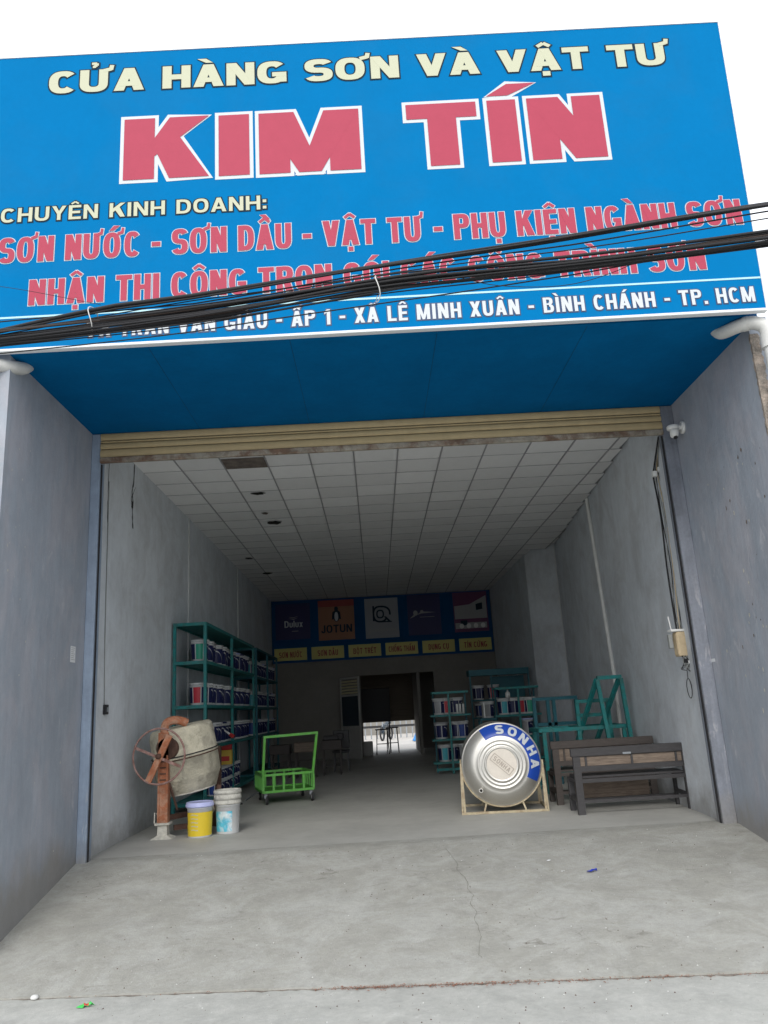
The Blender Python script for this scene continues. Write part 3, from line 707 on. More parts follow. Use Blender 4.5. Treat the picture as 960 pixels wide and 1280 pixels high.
wb2 = thing('wall_wires', 'bunch of loose grey and black wires hanging down the wall corner to the junction box', 'wires', (3.55,9.0,4.3))
for i in range(6):
    q = random.Random(80+i); a = q.uniform(-.05,.06); s = (i-2)*.012
    pts = [(-.01+a*.4,-.30+q.uniform(-.05,.05),.02),(.0+s,-.02,-.3),(.0+s*1.5,.0,-.38),(.02+s+a,-.02,-.9),(.01+s*2,-.01,-1.5),(a*.5+s,-.0,-2.0),(-.02+s,-.04,-2.28)]
    MB().tube(spline(pts,6), .0055 if i else .011, 6).build('wire', ('cable_black','grey_plastic','cable_black','junction_tan','cable_black','grey_plastic')[i], wb2)
MB().bbox(-.055,-.05,-.40,.0,-.0,-.33,.006).build('clip','plastic_white',wb2); MB().bbox(.015,-.05,-.34,.05,.0,-.28,.006).build('clip','plastic_white',wb2)
m = MB(); m.box(3.657,8.42,1.64,3.659,8.53,1.675); tag(m.build('wall_sticker','paper'), 'torn white sticker on the side wall right of the junction box', 'sticker')

# ------------------------------------------------------------------ buckets
def bucket_meshes(r, h, panel, base='bucket_white', lid='bucket_white', stripe='bucket_white'):
    b = MB().lathe([(0,0),(r*.84,0),(r*.86,.006),(r*.97,h*.84),(r*1.02,h*.85),(r*1.02,h*.88),(r*.975,h*.885),(r*.985,h*.95),(r*.9,h*.955)], 24).mesh('bucket_body', base)
    l = MB().lathe([(r*1.02,h*.915),(r*1.07,h*.92),(r*1.07,h*.975),(r*1.03,h*.995),(r*.96,h),(r*.93,h*.985),(0,h*.985)], 24).mesh('lid', lid)
    m = MB(); z0, z1 = h*.10, h*.80
    def rr_(z): return r*(.862+.108*z/(h*.84))+.0022
    A = [-200,-140,-133,-84,-77,20]     # degrees; -90 faces the street
    for k in range(5):
        m.lathe([(rr_(z0),z0),(rr_(z1),z1)], 8, mi=(1,2,0,2,1)[k], a0=math.radians(A[k]), a1=math.radians(A[k+1]))
    for k in range(10):                 # curved swoosh on the dark part
        t0, t1 = k/10, (k+1)/10; v = []
        for t in (t0, t1):
            a = math.radians(-58+62*t); z = z1-(z1-z0)*(.12+.62*t*t)
            for dz in (0, .018):
                R_ = rr_(z)+.0018; v.append((R_*math.cos(a), R_*math.sin(a), z-dz))
        m.add(v, [(0,1,3,2)], 2)
    return b, l, m.mesh('label', [panel, 'label_navy', stripe])
KINDS = {'green': bucket_meshes(.14,.335,'label_green'), 'red': bucket_meshes(.14,.335,'label_red'), 'navy': bucket_meshes(.14,.335,'label_navy'),
         'blue': bucket_meshes(.14,.335,'label_blue'), 'grey': bucket_meshes(.14,.335,'label_grey'), 'teal': bucket_meshes(.14,.335,'label_teal')}
SMALL = {'blue': bucket_meshes(.10,.20,'label_blue'), 'navy': bucket_meshes(.10,.20,'label_navy'), 'red': bucket_meshes(.10,.20,'label_red'), 'teal': bucket_meshes(.10,.20,'label_teal')}
def bucket(kind, loc, label, group, rz=0, small=False, name='paint_bucket'):
    b, l, lb = (SMALL if small else KINDS)[kind]
    t = thing(name, label, 'bucket', loc, rz, group)
    inst('bucket_body', b, t); inst('lid', l if small or random.random() < .72 else random.choice(LIDS), t); inst('label', lb, t); return t
LIDS = [bucket_meshes(.14,.335,'label_navy', lid='label_navy')[1], bucket_meshes(.14,.335,'label_navy', lid='label_grey')[1], bucket_meshes(.14,.335,'label_navy', lid='lid_lilac')[1]]
ORD = ['nearest','second','third','fourth','fifth','sixth','seventh','eighth','ninth','tenth','eleventh','twelfth','thirteenth','fourteenth']
# ------------------------------------------------------------------ teal racks along the left wall
def rack(name, label, X0, X1, Y0, Y1, shelves, posts, top, mt='teal_paint', pw=.045):
    t = thing(name, label, 'rack', (X0,Y0,0)); W, L = X1-X0, Y1-Y0
    for p in posts:
        for x in (pw/2, W-pw/2):
            MB().box(x-pw/2,p-pw/2,0,x+pw/2,p+pw/2,top-.03).build('post', mt, t)
    for z in shelves:
        m = MB(); e = .003
        m.box(e,-pw/2-.004,z-.05,W-e,-pw/2+.02,z); m.box(e,L-.02,z-.05,W-e,L+pw/2+.004,z)
        m.box(W-.022,-pw/2+.021,z-.048,W+.004,L-.021,z-.001); m.box(-.004,-pw/2+.021,z-.048,.022,L-.021,z-.001)
        m.box(.023,-pw/2+.021,z-.02,W-.023,L-.021,z-.006); m.build('shelf', mt, t)
    return t
rack('steel_rack', 'tall teal steel rack full of paint buckets along the hall wall behind the mixer', -3.10, -2.585, 12.08, 16.85, [2.815,2.225,1.565,.955,.165], [0,2.25,4.75], 2.815)
rack('steel_rack', 'darker teal steel rack further back along the same hall wall', -3.10, -2.60, 17.30, 20.9, [2.82,2.2,1.55,.95,.165], [0,1.8,3.58], 2.82, 'teal_dark')
seqs = {'top': (2.225, ['green','navy','blue','green','navy','red','navy','teal','red','navy','green','red']),
        'middle': (1.565, ['red','navy','green','navy','teal','blue','navy','red','teal','navy','blue','green']),
        'lower': (.955, ['navy','blue','teal','teal','navy','navy','red','navy','red','red','red','navy'])}
for lev, (z, ks) in seqs.items():
    for k, kd_ in enumerate(ks):
        y = 12.29+.375*k
        bucket(kd_, (-2.76+random.uniform(-.025,.025), y+random.uniform(-.02,.02), z+.001), f'{kd_} paint bucket {ORD[k]} from the street on the {lev} shelf of the near rack' if k else f'{kd_} paint bucket at the street end of the {lev} shelf of the near rack', 'paint buckets on the near teal rack', random.uniform(-.25,.55))
for lev, (z, n_) in {'top': (2.2,9), 'middle': (1.55,9), 'lower': (.95,9)}.items():
    for k in range(n_):
        kd_ = random.choice(['navy','blue','grey','navy','teal'])
        bucket(kd_, (-2.77, 17.5+.375*k, z+.001), f'{kd_} paint bucket {ORD[k]} from the street on the {lev} shelf of the far rack' if k else f'{kd_} paint bucket at the street end of the {lev} shelf of the far rack', 'paint buckets on the far teal rack', random.uniform(-.3,.6))
for k in range(9):
    for lv in (0,1):
        kd_ = ['blue','red','navy','blue','red','navy','navy','blue','red'][k-lv]
        bucket(kd_, (-2.70, 13.05+.25*k+.02*lv, .166+.2005*lv), f'small {kd_} paint can {ORD[k]} from the street, {"upper" if lv else "lower"} layer on the bottom rack shelf', 'small cans on the bottom shelf of the near rack', random.uniform(-.3,.5), True, 'paint_can')
bx = thing('cardboard_box', 'yellow box with a red top standing on the small cans of the near rack', 'box', (-2.70,14.2,.568), .1)
MB().bbox(-.11,-.14,0,.11,.14,.24,.004).build('box_body','box_yellow',bx); MB().bbox(-.10,-.12,.241,.10,.12,.36,.01).build('red_pack','box_red',bx)
MB().add([(-.07,-.1425,.07),(.07,-.1425,.07),(.05,-.1425,.15),(-.05,-.1425,.15)],[(0,1,2,3)]) 
m = MB(); m.box(-.07,-.1425,.06,.07,-.1402,.14); m.build('print_patch','box_red',bx)
br = thing('paint_brush', 'white handled paint brush with red bristles poking out of the near rack', 'brush', (-2.60,13.55,1.10))
MB().tube([(0,0,.05),(.10,-.03,-.02)],[.012,.02],8).build('handle','plastic_white',br); MB().tube([(.10,-.03,-.02),(.16,-.05,-.06)],[.03,.035],8).build('bristles','box_red',br)

# ------------------------------------------------------------------ cement mixer
mx_ = thing('cement_mixer', 'old cement mixer with beige drum, rusty orange stand and spoked hand wheel', 'mixer', (-2.64,9.92,0))
m = MB(); m.add([(-.13,-.11,0),(.13,-.11,0),(.13,.11,0),(-.13,.11,0),(-.06,-.06,.04),(.06,-.06,.04),(.06,.06,.04),(-.06,.06,.04),(-.055,-.055,.15),(.055,-.055,.15),(.055,.055,.15),(-.055,.055,.15)],
   [(0,1,5,4),(1,2,6,5),(2,3,7,6),(3,0,4,7),(4,5,9,8),(5,6,10,9),(6,7,11,10),(7,4,8,11),(8,9,10,11),(3,2,1,0)]); m.build('foot','cement_pale',mx_)
MB().bbox(-.09,-.08,.151,.09,.08,.178,.006).build('flange','cement_pale',mx_)
m = MB(); m.beam((.0,0,.179),(.0,0,1.22),.125,.10); m.beam((-.050,-.056,.20),(-.050,-.056,.95),.022,.012); m.beam((.050,-.056,.20),(.050,-.056,.95),.022,.012); po = m.build('post','rust_orange',mx_)
for k in range(4): MB().box(-.05,-.060,.66+.07*k,.05,-.047,.675+.07*k).build('weld_bar','rust_brown',po)
MB().tube(spline([(0,0,1.15),(.0,0,1.27),(.03,.0,1.335),(.11,.03,1.36),(.19,.07,1.345),(.25,.10,1.315)],6), [.052]*31, 12).build('yoke','rust_orange',mx_)
MB().tube([(-.06,-.05,.28),(-.09,-.06,.30),(-.09,-.07,.18)], .008, 6).build('lever','cement_pale',mx_)
wh = MB().tube([(.322*math.cos(a), .0, .322*math.sin(a)) for a in [2*PI*k/56 for k in range(56)]], .0125, 8, closed=True).build('hand_wheel','rust_pink',mx_,(-.015,-.19,.95)); wh.rotation_euler = (0,0,-.12)
m = MB(); m.beam((.125,.02,.24),(-.135,-.0,-.30),.02,.078,up=(1,0,.2)); m.build('broad_spoke','rust_orange',wh)
m = MB(); m.beam((-.30,.012,.11),(.26,.014,-.13),.014,.032,up=(0,0,1)); m.build('thin_spoke','rust_pink',wh)
MB().lathe([(0,.03),(.032,.03),(.032,-.05),(0,-.05)], 14, M=Matrix.Rotation(PI/2,4,'X')).build('hub','rust_brown',wh)
MB().lathe([(0,-.09),(.13,-.09),(.142,-.075),(.142,.02),(.12,.05),(0,.05)], 26, M=Matrix.Translation((.045,.0,1.035)) @ Matrix.Rotation(PI/2,4,'X')).build('gear_cover','rust_brown',mx_)
Dm = Matrix.Translation((.235,.42,.505)) @ Matrix.Rotation(math.radians(-9),4,'Y') @ Matrix.Rotation(math.radians(5),4,'X')
prof = [(.30,.0),(.312,.0),(.32,.012),(.395,.17),(.402,.18),(.402,.42),(.412,.425),(.412,.455),(.402,.46),(.398,.70),(.385,.765),(.36,.79),(.0,.80)]
dr = MB().lathe(prof, 40, M=Dm); vs = []
for i, v in enumerate(dr.v):
    a = .004*math.sin(v[0]*31+v[2]*17)+.003*math.sin(v[1]*43+v[2]*29); vs.append((v[0]+a, v[1]+a, v[2]))
dr.v = vs; dr = dr.build('drum','drum_cement',mx_)
for t0 in (.422, .458): MB().tube([Dm @ Vector((.415*math.cos(a), .415*math.sin(a), t0)) for a in [2*PI*k/40 for k in range(40)]], .0075, 6, closed=True).build('gear_ring','rust_brown' if t0 < .45 else 'rail_black',dr)
MB().tube([Dm @ Vector((.308*math.cos(a), .308*math.sin(a), 0)) for a in [2*PI*k/40 for k in range(40)]], .011, 6, closed=True).build('drum_rim','cement_pale',dr)
MB().lathe([(.0,.01),(.29,.01)], 30, M=Dm).build('drum_mouth','drum_cement',dr)
m = MB(); m.tube([(.30,.25,.20),(.58,.35,.28)], .10, 16); m.build('motor','drum_cement',mx_)
m = MB(); m.beam((.02,.05,.22),(.50,.80,.22),.05,.06); m.beam((.50,.80,0),(.50,.80,1.0),.07,.07); m.beam((.30,.80,.03),(.70,.80,.03),.06,.05); m.beam((.06,.02,.62),(.14,.10,.30),.02,.02); m.beam((.10,.10,.10),(.75,.45,.10),.05,.06); m.build('rear_frame','rust_brown',mx_)
m = MB(); m.beam((.54,.25,.10),(.62,.28,.55),.045,.04); m.build('brace','rust_brown',mx_)

# ------------------------------------------------------------------ two buckets on the floor
def big_bucket(name, label, loc, r, h, base, lid, rz=0):
    t = thing(name, label, 'bucket', loc, rz)
    MB().lathe([(0,0),(r*.86,0),(r*.88,.008),(r*.965,h*.80),(r*1.0,h*.805),(r*1.0,h*.82),(r*.965,h*.825),(r*.975,h*.90),(r*.93,h*.90)], 36).build('bucket_body', base, t)
    MB().lathe([(r*.98,h*.835),(r*1.06,h*.84),(r*1.085,h*.86),(r*1.085,h*.905),(r*1.045,h*.915),(r*1.045,h*.955),(r*1.02,h*.97),(r*.97,h*.975),(r*.94,h*.96),(0,h*.958)], 36).build('lid', lid, t)
    return t
def wrap(m, r, h, a0, a1, z0, z1, mi, off=.002):
    def R_(z): return r*(.88+.085*z/(h*.80))+off
    m.lathe([(R_(z0),z0),(R_((z0+z1)/2),(z0+z1)/2),(R_(z1),z1)], max(2,int(abs(a1-a0)/6)), mi=mi, a0=math.radians(a0), a1=math.radians(a1))
t = big_bucket('paint_bucket', 'yellow paint bucket with a lilac lid on the floor beside the mixer foot', (-2.195,9.88,0), .155, .405, 'bucket_white', 'lid_lilac')
m = MB(); wrap(m,.155,.405,-150,-35,.02,.285,0); wrap(m,.155,.405,-35,40,.02,.285,0)
wrap(m,.155,.405,-176,-152,.02,.15,0); wrap(m,.155,.405,-200,-151,.15,.30,1)
m.build('label',['label_yellow','label_navy'],t)
m = MB()
for k in range(5):
    for j in range(6):
        a = math.radians(-122+6*j); a2 = math.radians(-122+6*(j+1)); z = .085+.042*k+.004*math.sin(j); R_ = .1545+.004*k/5-.0115
        R_ = .155*(.88+.085*z/(.405*.8))+.004
        m.add([(R_*math.cos(a),R_*math.sin(a),z),(R_*math.cos(a2),R_*math.sin(a2),z),(R_*math.cos(a2),R_*math.sin(a2),z+.009+(.004 if j%2 else 0)),(R_*math.cos(a),R_*math.sin(a),z+.009)],[(0,1,2,3)])
m.build('print_line','cream_print',t)
t = big_bucket('paint_bucket', 'dirty white paint bucket with a torn light blue label beside the yellow one', (-1.895,10.06,0), .152, .40, 'bucket_white', 'bucket_dirty', .2)
m = MB(); wrap(m,.152,.40,-165,-70,.03,.26,0); wrap(m,.152,.40,-150,-80,.262,.30,1); m.build('label',['label_cyan','label_grey'],t)
m = MB().lathe([(.152,.388),(.166,.39),(.166,.44),(.158,.445),(.158,.455),(.170,.458),(.170,.49),(.162,.50),(.145,.50),(.14,.47),(0,.47)],36).build('second_lid','bucket_dirty',t)

# ------------------------------------------------------------------ green cart
ct = thing('hand_cart', 'bright green steel hand cart with a barred basket and four castors', 'cart', (-1.85,12.78,0), math.radians(16))
Wc, Dc = .80, .92; g = 'green_paint'
for z in (.19,.44):
    m = MB(); b = .036
    m.beam((0,0,z),(Wc,0,z),b,b); m.beam((0,Dc,z),(Wc,Dc,z),b,b); m.beam((0,b/2,z),(0,Dc-b/2,z),b*.98,b*.98); m.beam((Wc,b/2,z),(Wc,Dc-b/2,z),b*.98,b*.98); m.build('frame_ring', g, ct)
bar = MB().box(-.016,-.012,.208,.016,.012,.422).mesh('bar', g); bar2 = MB().box(-.012,-.016,.208,.012,.016,.422).mesh('bar', g)
for k in range(6): inst('bar', bar, ct, (.0+Wc*k/5,-.002,0)); inst('bar', bar, ct, (.0+Wc*k/5,Dc+.002,0))
for k in range(1,5): inst('bar', bar2, ct, (-.002,Dc*k/5,0)); inst('bar', bar2, ct, (Wc+.002,Dc*k/5,0))
m = MB(); m.box(.02,.02,.176,Wc-.02,Dc-.02,.186); m.build('floor_sheet', g, ct)
m = MB(); b = .038; m.beam((.0,.03,.46),(.03,-.02,1.01),b,b); m.beam((Wc,.03,.46),(Wc+.07,-.02,1.03),b,b); m.beam((.01,-.02,1.02),(Wc+.09,-.02,1.04),b,b); m.build('handle', g, ct)
for x in (.04,Wc-.04):
    for y in (.05,Dc-.05):
        cs = inst('castor', MB().beam((0,0,.10),(0,0,.175),.05,.05).mesh('castor','rail_grey'), ct, (x,y,0))
        MB().lathe([(0,-.016),(.04,-.016),(.062,-.018),(.068,-.01),(.068,.01),(.062,.018),(.04,.016),(0,.016)],20,M=Matrix.Translation((.02,0,.068)) @ Matrix.Rotation(PI/2,4,'Y')).build('tyre','rubber',cs)
        MB().lathe([(0,-.021),(.036,-.021),(.036,.021),(0,.021)],16,M=Matrix.Translation((.02,0,.068)) @ Matrix.Rotation(PI/2,4,'Y')).build('rim','wheel_grey',cs)

# ------------------------------------------------------------------ stainless water tank on its stand
TZ = .595; tk = thing('water_tank', 'round stainless steel water tank lying on its side with a blue brand band', 'tank', (1.52,10.15,TZ), -.10)
My = Matrix.Rotation(PI/2, 4, 'X')          # lathe z -> -y (towards the street)
def surf(r):                                 # depth (towards street) of the end cap at radius r
    if r < .205: return .0
    if r < .34: return -.004-(r-.205)*.10
    t_ = (r-.34)/(.49-.34); return -.0175-.10*t_**1.6
cap_ = [(0,.0),(.195,.0),(.203,.006),(.211,.0),(.219,-.010),(.240,-.010),(.248,-.001),(.256,-.010),(.285,-.012),(.293,-.004),(.301,-.014),(.34,-.0175)]
cap_ += [(r, surf(r)) for r in [.34+.0075*k for k in range(1,20)]]
cap_ += [(.49,-.1175),(.500,-.118),(.506,-.126),(.500,-.136),(.485,-.14)]
for k in range(9):
    y = -.14-.115*k; cap_ += [(.485,y-.03),(.485,y-.05),(.491,y-.06),(.485,y-.07)]
cap_ += [(.485,-1.19),(.50,-1.20),(.485,-1.21),(.40,-1.27),(.2,-1.30),(0,-1.305)]
tb_ = MB().lathe(cap_[::-1], 72, M=My); tb_.build('tank_body','steel',tk)
MB().lathe([(.188,.0015),(.0,.0015)], 48, M=My, sm=False).build('end_disc','steel_disc',tk)
n_ = 20; R_ = [.342+.0072*k for k in range(n_+1)]
m = MB().lathe([(r, surf(r)+.003) for r in R_][::-1], 60, M=My, a0=math.radians(-29), a1=math.radians(121)); lb = m.build('blue_band','tank_blue',tk)
m = MB()
def arcmap(th, rc):
    ca_, sa_ = math.cos(th), math.sin(th)
    def f(a, b, dp):
        X = rc*ca_ + b*ca_ + a*sa_; Z = rc*sa_ + b*sa_ - a*ca_
        r = math.hypot(X, Z); return (X, -(surf(r)+.012)-dp*.6, Z)
    return f
for ch, th in zip('SONHA', (89, 66, 43.5, 20, -2.5)):
    w_, pr = glyph(ch, 1.0, .31, .24); hh = .108; m = MB(); prims_mesh(m, pr, -w_*hh/2, -.052, hh, hh, 0, .001, arcmap(math.radians(th), .415))
    m.build('brand_letter','white_print',lb); m = MB()
m = MB(); th = math.radians(-42); ca_, sa_ = math.cos(th), math.sin(th)
gl, tot = layout('SONHA', .62, .17, .15, .2); L_ = .25
for gx, pr, w_ in gl: prims_mesh(m, pr, -L_/2+gx*L_/tot, -.028, L_/tot, .058, 0, .0035, lambda a,b,dp: (a*ca_-b*sa_, -dp-.003, a*sa_+b*ca_))
m.build('embossed_lettering','shaded_emboss',tk)
m = MB()
Q = [(-.15,-.048),(.15,-.048),(.15,.048),(-.15,.048)]
for i in range(4):
    a = Q[i]; b = Q[(i+1)%4]; m.beam((a[0]*ca_-a[1]*sa_,-.003,a[0]*sa_+a[1]*ca_),(b[0]*ca_-b[1]*sa_,-.003,b[0]*sa_+b[1]*ca_),.0075,.008,up=(0,1,0))
m.build('embossed_frame','shaded_emboss',tk)
MB().tube([(-.285,.10,-.30),(-.285,-.02,-.30)], .026, 14).build('outlet','steel',tk); MB().tube([(-.285,-.021,-.30),(-.285,-.024,-.30)], .018, 12).build('outlet_hole','void',tk)
st = thing('tank_stand', 'cream painted steel cradle stand under the stainless tank', 'stand', (1.52,10.15,0), -.10); s_ = 'stand_cream'
for y in (-.02+.16,.95):
    y -= .0
    pts = [(.515*math.cos(a), y, TZ+.515*math.sin(a)) for a in [math.radians(188+164*k/24) for k in range(25)]]
    MB().tube(pts, .014, 8).build('cradle_arc', s_, st)
    for sx in (-1,1):
        m = MB(); m.beam((sx*.505,y,.03),(sx*.512,y,TZ-.02),.028,.028); m.beam((sx*.515,y,TZ+.02),(sx*.535,y+.001,.03),.02,.02); m.build('leg', s_, st)
        m = MB(); m.beam((sx*.26,y,.03),(sx*.225,y,.135),.02,.02); m.build('strut', s_, st)
    m = MB(); m.beam((-.545,y,.015),(.545,y,.015),.03,.028); m.build('base_bar', s_, st)
for sx in (-1,1):
    m = MB(); m.beam((sx*.53,.156,.016),(sx*.53,.934,.016),.026,.026); m.build('base_bar', s_, st)

# ------------------------------------------------------------------ dark wooden benches
def bench(label, loc, rz, L, H=.755, cap='black_wood'):
    t = thing('wooden_bench', label, 'bench', loc, rz)
    for x0 in (0, L-.085):
        m = MB(); m.beam((x0+.0425,.0,0),(x0+.0425,.0,H-.10),.085,.05); m.build('leg', cap, t)
        m = MB(); m.beam((x0+.0425,.42,0),(x0+.0425,.42,.40),.07,.05); m.build('leg', cap, t)
        m = MB(); m.box(x0+.012,.03,.14,x0+.07,.39,.19); m.box(x0+.012,.03,.36,x0+.07,.39,.40); m.build('side_rail', cap, t)
    m = MB(); m.bbox(-.02,-.032,H-.098,L+.02,.032,H,.006); m.build('top_rail', cap, t)
    m = MB(); m.box(.086,-.022,.485,L-.086,.022,.545); m.build('middle_rail', cap, t)
    m = MB(); w0 = (L-.17)
    for x in (.155,L/2+.01,L-.155): MB().box(x-.012,-.020,.546,x+.012,.020,H-.099).build('upright', cap, t)
    for a, b in ((.087,.142),(.168,L/2-.003),(L/2+.023,L-.168),(L-.142,L-.087)): MB().box(a,-.008,.547,b,.008,H-.1).build('back_panel','pale_board',t)
    MB().bbox(.04,.03,.402,L-.04,.45,.43,.005).build('seat', cap, t)
    MB().box(.086,-.018,.355,L-.086,.018,.40).build('front_rail', cap, t)
    MB().box(.086,-.016,.13,L-.086,.016,.165).build('stretcher', cap, t)
    MB().box(.086,.40,.10,L-.086,.43,.135).build('stretcher', cap, t)
    return t
b1 = bench('black wooden bench with pale back panels nearest the street', (2.315,9.73,0), math.radians(-.5), 1.40)
MB().bbox(.60,-.045,.66,.70,-.033,.685,.004).build('metal_catch','rail_grey',b1)
bench('dark brown wooden bench pushed behind the black one', (2.29,10.72,0), math.radians(1.5), 1.35, .80, 'dark_wood')
m = MB(); m.bbox(0,0,0,.95,.035,.26,.004); o = m.build('board','pale_board',None,(2.42,10.25,.10)); tag(o, 'bare wooden board standing under the bench seats', 'board')

# ------------------------------------------------------------------ teal steel frames on the right
def frame_thing(label, bars, loc=(0,0,0), mt='teal_paint', w_=.055, name='steel_stand'):
    t = thing(name, label, 'frame', loc)
    for nm, a, b in bars: MB().beam(a, b, w_, w_).build(nm, mt, t)
    return t
frame_thing('long low teal steel table frame behind the wooden benches', [
    ('rail',(2.40,12,.90),(3.74,12,.90)),('rail',(2.40,12.75,.90),(3.78,12.75,.90)),('cross_bar',(2.42,12.02,.90),(2.42,12.73,.90)),('cross_bar',(3.72,12.02,.90),(3.72,12.73,.90)),
    ('leg',(2.47,12,0),(2.47,12,.878)),('leg',(3.68,12,0),(3.68,12,.878)),('leg',(2.47,12.75,0),(2.47,12.75,.878)),('leg',(3.70,12.75,0),(3.70,12.75,.878)),('leg',(3.0,12,0),(3.0,12,.878)),
    ('stretcher',(2.49,12,.30),(3.66,12,.30)),('cross_bar',(3.05,12.02,.902),(3.05,12.73,.902))], name='steel_table')
frame_thing('tall teal steel A frame trestle leaning against the hall wall', [
    ('top_bar',(3.32,11.85,1.62),(3.69,11.85,1.62)),('leg',(3.32,11.85,1.598),(3.44,11.80,0)),('leg',(3.68,11.85,1.598),(3.74,11.80,0)),
    ('back_leg',(3.32,11.87,1.60),(3.06,12.55,.6)),('back_leg',(3.66,11.87,1.60),(3.37,12.6,.6)),('brace',(3.08,12.52,.68),(3.37,12.57,.68))], name='steel_trestle')
frame_thing('square teal steel frame standing behind the A frame trestle', [
    ('rail',(3.08,12.35,1.29),(3.60,12.35,1.29)),('leg',(3.10,12.35,0),(3.10,12.35,1.267)),('leg',(3.58,12.35,0),(3.58,12.35,1.267)),('rail',(3.12,12.35,1.08),(3.56,12.35,1.08))])
frame_thing('dark teal steel frame at the far end of the low table frame', [
    ('rail',(2.60,13.3,1.36),(3.35,13.3,1.36)),('leg',(2.62,13.3,0),(2.62,13.3,1.337)),('leg',(3.33,13.3,0),(3.33,13.3,1.337)),('leg',(2.85,13.3,0),(2.85,13.3,1.337)),('leg',(2.95,13.3,0),(2.95,13.3,1.337)),('rail',(2.64,13.3,.95),(3.31,13.3,.95))], mt='teal_dark')
# gondola racks
def gondola(label, X0, X1, Y, top, shelves, cx_, mt='teal_paint'):
    t = thing('display_rack', label, 'rack', (X0,Y,0)); W = X1-X0; D = .42
    MB().box(0,0,top-.045,W,D,top).build('top_shelf', mt, t)
    MB().box(cx_-.02,-.012,0,cx_+.02,.028,top-.046).build('post', mt, t)
    for x in (.03, W-.05): MB().box(x,D-.03,0,x+.035,D-.002,top-.046).build('post', 'teal_dark', t)
    for z in shelves: MB().box(-.04,.03,z-.04,W+.02,D-.032,z).build('shelf', mt, t)
    MB().box(0,0,.06,W,.028,.11).build('base_bar', mt, t)
    return t
gondola('low teal display rack left of the stainless tank', 1.14, 1.90, 16.5, 1.63, [1.165,.68,.23], .34)
gondola('low teal display rack behind and right of the stainless tank', 2.47, 3.38, 16.5, 1.65, [1.09,.66,.23], .47)
t = thing('display_rack', 'tall dark teal rack against the far end of the hall behind the low racks', 'rack', (2.20,18.6,0))
MB().box(0,0,1.98,1.42,.5,2.12).build('top_shelf','teal_dark',t)
for x in (0,.5,1.38): MB().box(x,0,0,x+.035,.035,1.979).build('post','teal_dark',t)
for z in (.5,1.0,1.4): MB().box(.04,.04,z,1.37,.48,z+.03).build('shelf','teal_dark',t)
MB().box(.55,.46,1.45,1.37,.479,1.96).build('back_sheet','teal_dark',t)
gb = 'paint buckets on the low display racks'
for kd_, x, y, z, lb in [('grey',1.30,16.72,1.166,'grey labelled bucket leftmost on the upper shelf of the rack beside the tank'),
    ('red',1.14+.44-.12,16.74,1.166,'red labelled bucket beside the post on the upper shelf left of the tank'),
    ('navy',1.30,16.70,.681,'navy labelled bucket on the middle shelf left of the tank'),
    ('blue',1.74,16.72,.681,'blue labelled bucket right of the post on the middle shelf left of the tank'),
    ('teal',1.34,16.68,.231,'light blue labelled bucket on the lowest shelf left of the tank'),
    ('grey',1.76,16.70,.231,'grey labelled bucket on the lowest shelf almost hidden by the tank'),
    ('teal',2.66,16.72,1.091,'teal labelled bucket on the upper shelf behind the tank'),
    ('red',3.02,16.74,1.091,'red labelled bucket by the post on the upper shelf behind the tank'),
    ('green',3.20,16.68,1.091,'green labelled bucket at the right end of the upper shelf behind the tank'),
    ('grey',3.10,16.7,.661,'grey labelled bucket on the middle shelf behind the tank')]: bucket(kd_, (x,y,z), lb, gb, random.uniform(-.3,.3))
for k in range(3): tag(MB().lathe([(0,0),(.022,0),(.022,.19),(.01,.2),(0,.2)],12).build('spray_can','plastic_white',None,(1.66+.065*k,16.62,1.166)), ['leftmost','middle','rightmost'][k]+' of three slim white cans on the upper rack left of the tank', 'can', 'slim white cans')
tag(MB().lathe([(0,0),(.05,0),(.05,.10),(.02,.14),(.02,.18),(0,.18)],12).build('bottle','plastic_white',None,(2.76,16.72,1.427)), 'small white bottle standing on the teal labelled bucket', 'bottle')
tag(MB().box(0,0,0,.02,.3,.30).build('white_board','plastic_white',None,(2.16,16.2,1.06)), 'narrow upright white strip between the two low racks', 'board')
wt_ = thing('display_rack', 'plain dark stand with grey buckets between the two low racks', 'rack', (2.12,16.55,0))
MB().box(0,0,1.0,.34,.4,1.045).build('shelf','teal_dark',wt_)
for x in (0,.31): MB().box(x,.01,0,x+.03,.04,.999).build('leg','teal_dark',wt_); MB().box(x,.36,0,x+.03,.39,.999).build('leg','teal_dark',wt_)
for kd_, x, y, z, lb in [('navy',2.42,18.85,1.431,'navy bucket at the left of the highest shelf of the tall dark rack'),('red',2.78,18.85,1.431,'red bucket near the middle of the highest shelf of the tall dark rack'),
    ('blue',2.45,18.85,1.031,'blue bucket at the left of the middle shelf of the tall dark rack'),('navy',1.62,16.76,.681,'navy bucket squeezed behind the post on the middle shelf left of the tank'),
    ('navy',1.50,16.78,.231,'navy bucket behind the post on the lowest shelf left of the tank'),('navy',2.86,16.78,1.091,'navy bucket between the teal and red ones on the upper shelf behind the tank'),
    ('navy',1.66,16.80,1.166,'navy bucket behind the slim white cans on the upper rack')]: bucket(kd_, (x,y,z), lb, gb, random.uniform(-.3,.3))
bucket('grey', (2.31,16.75,1.046), 'grey labelled bucket on the dark stand between the low racks', gb, .1)

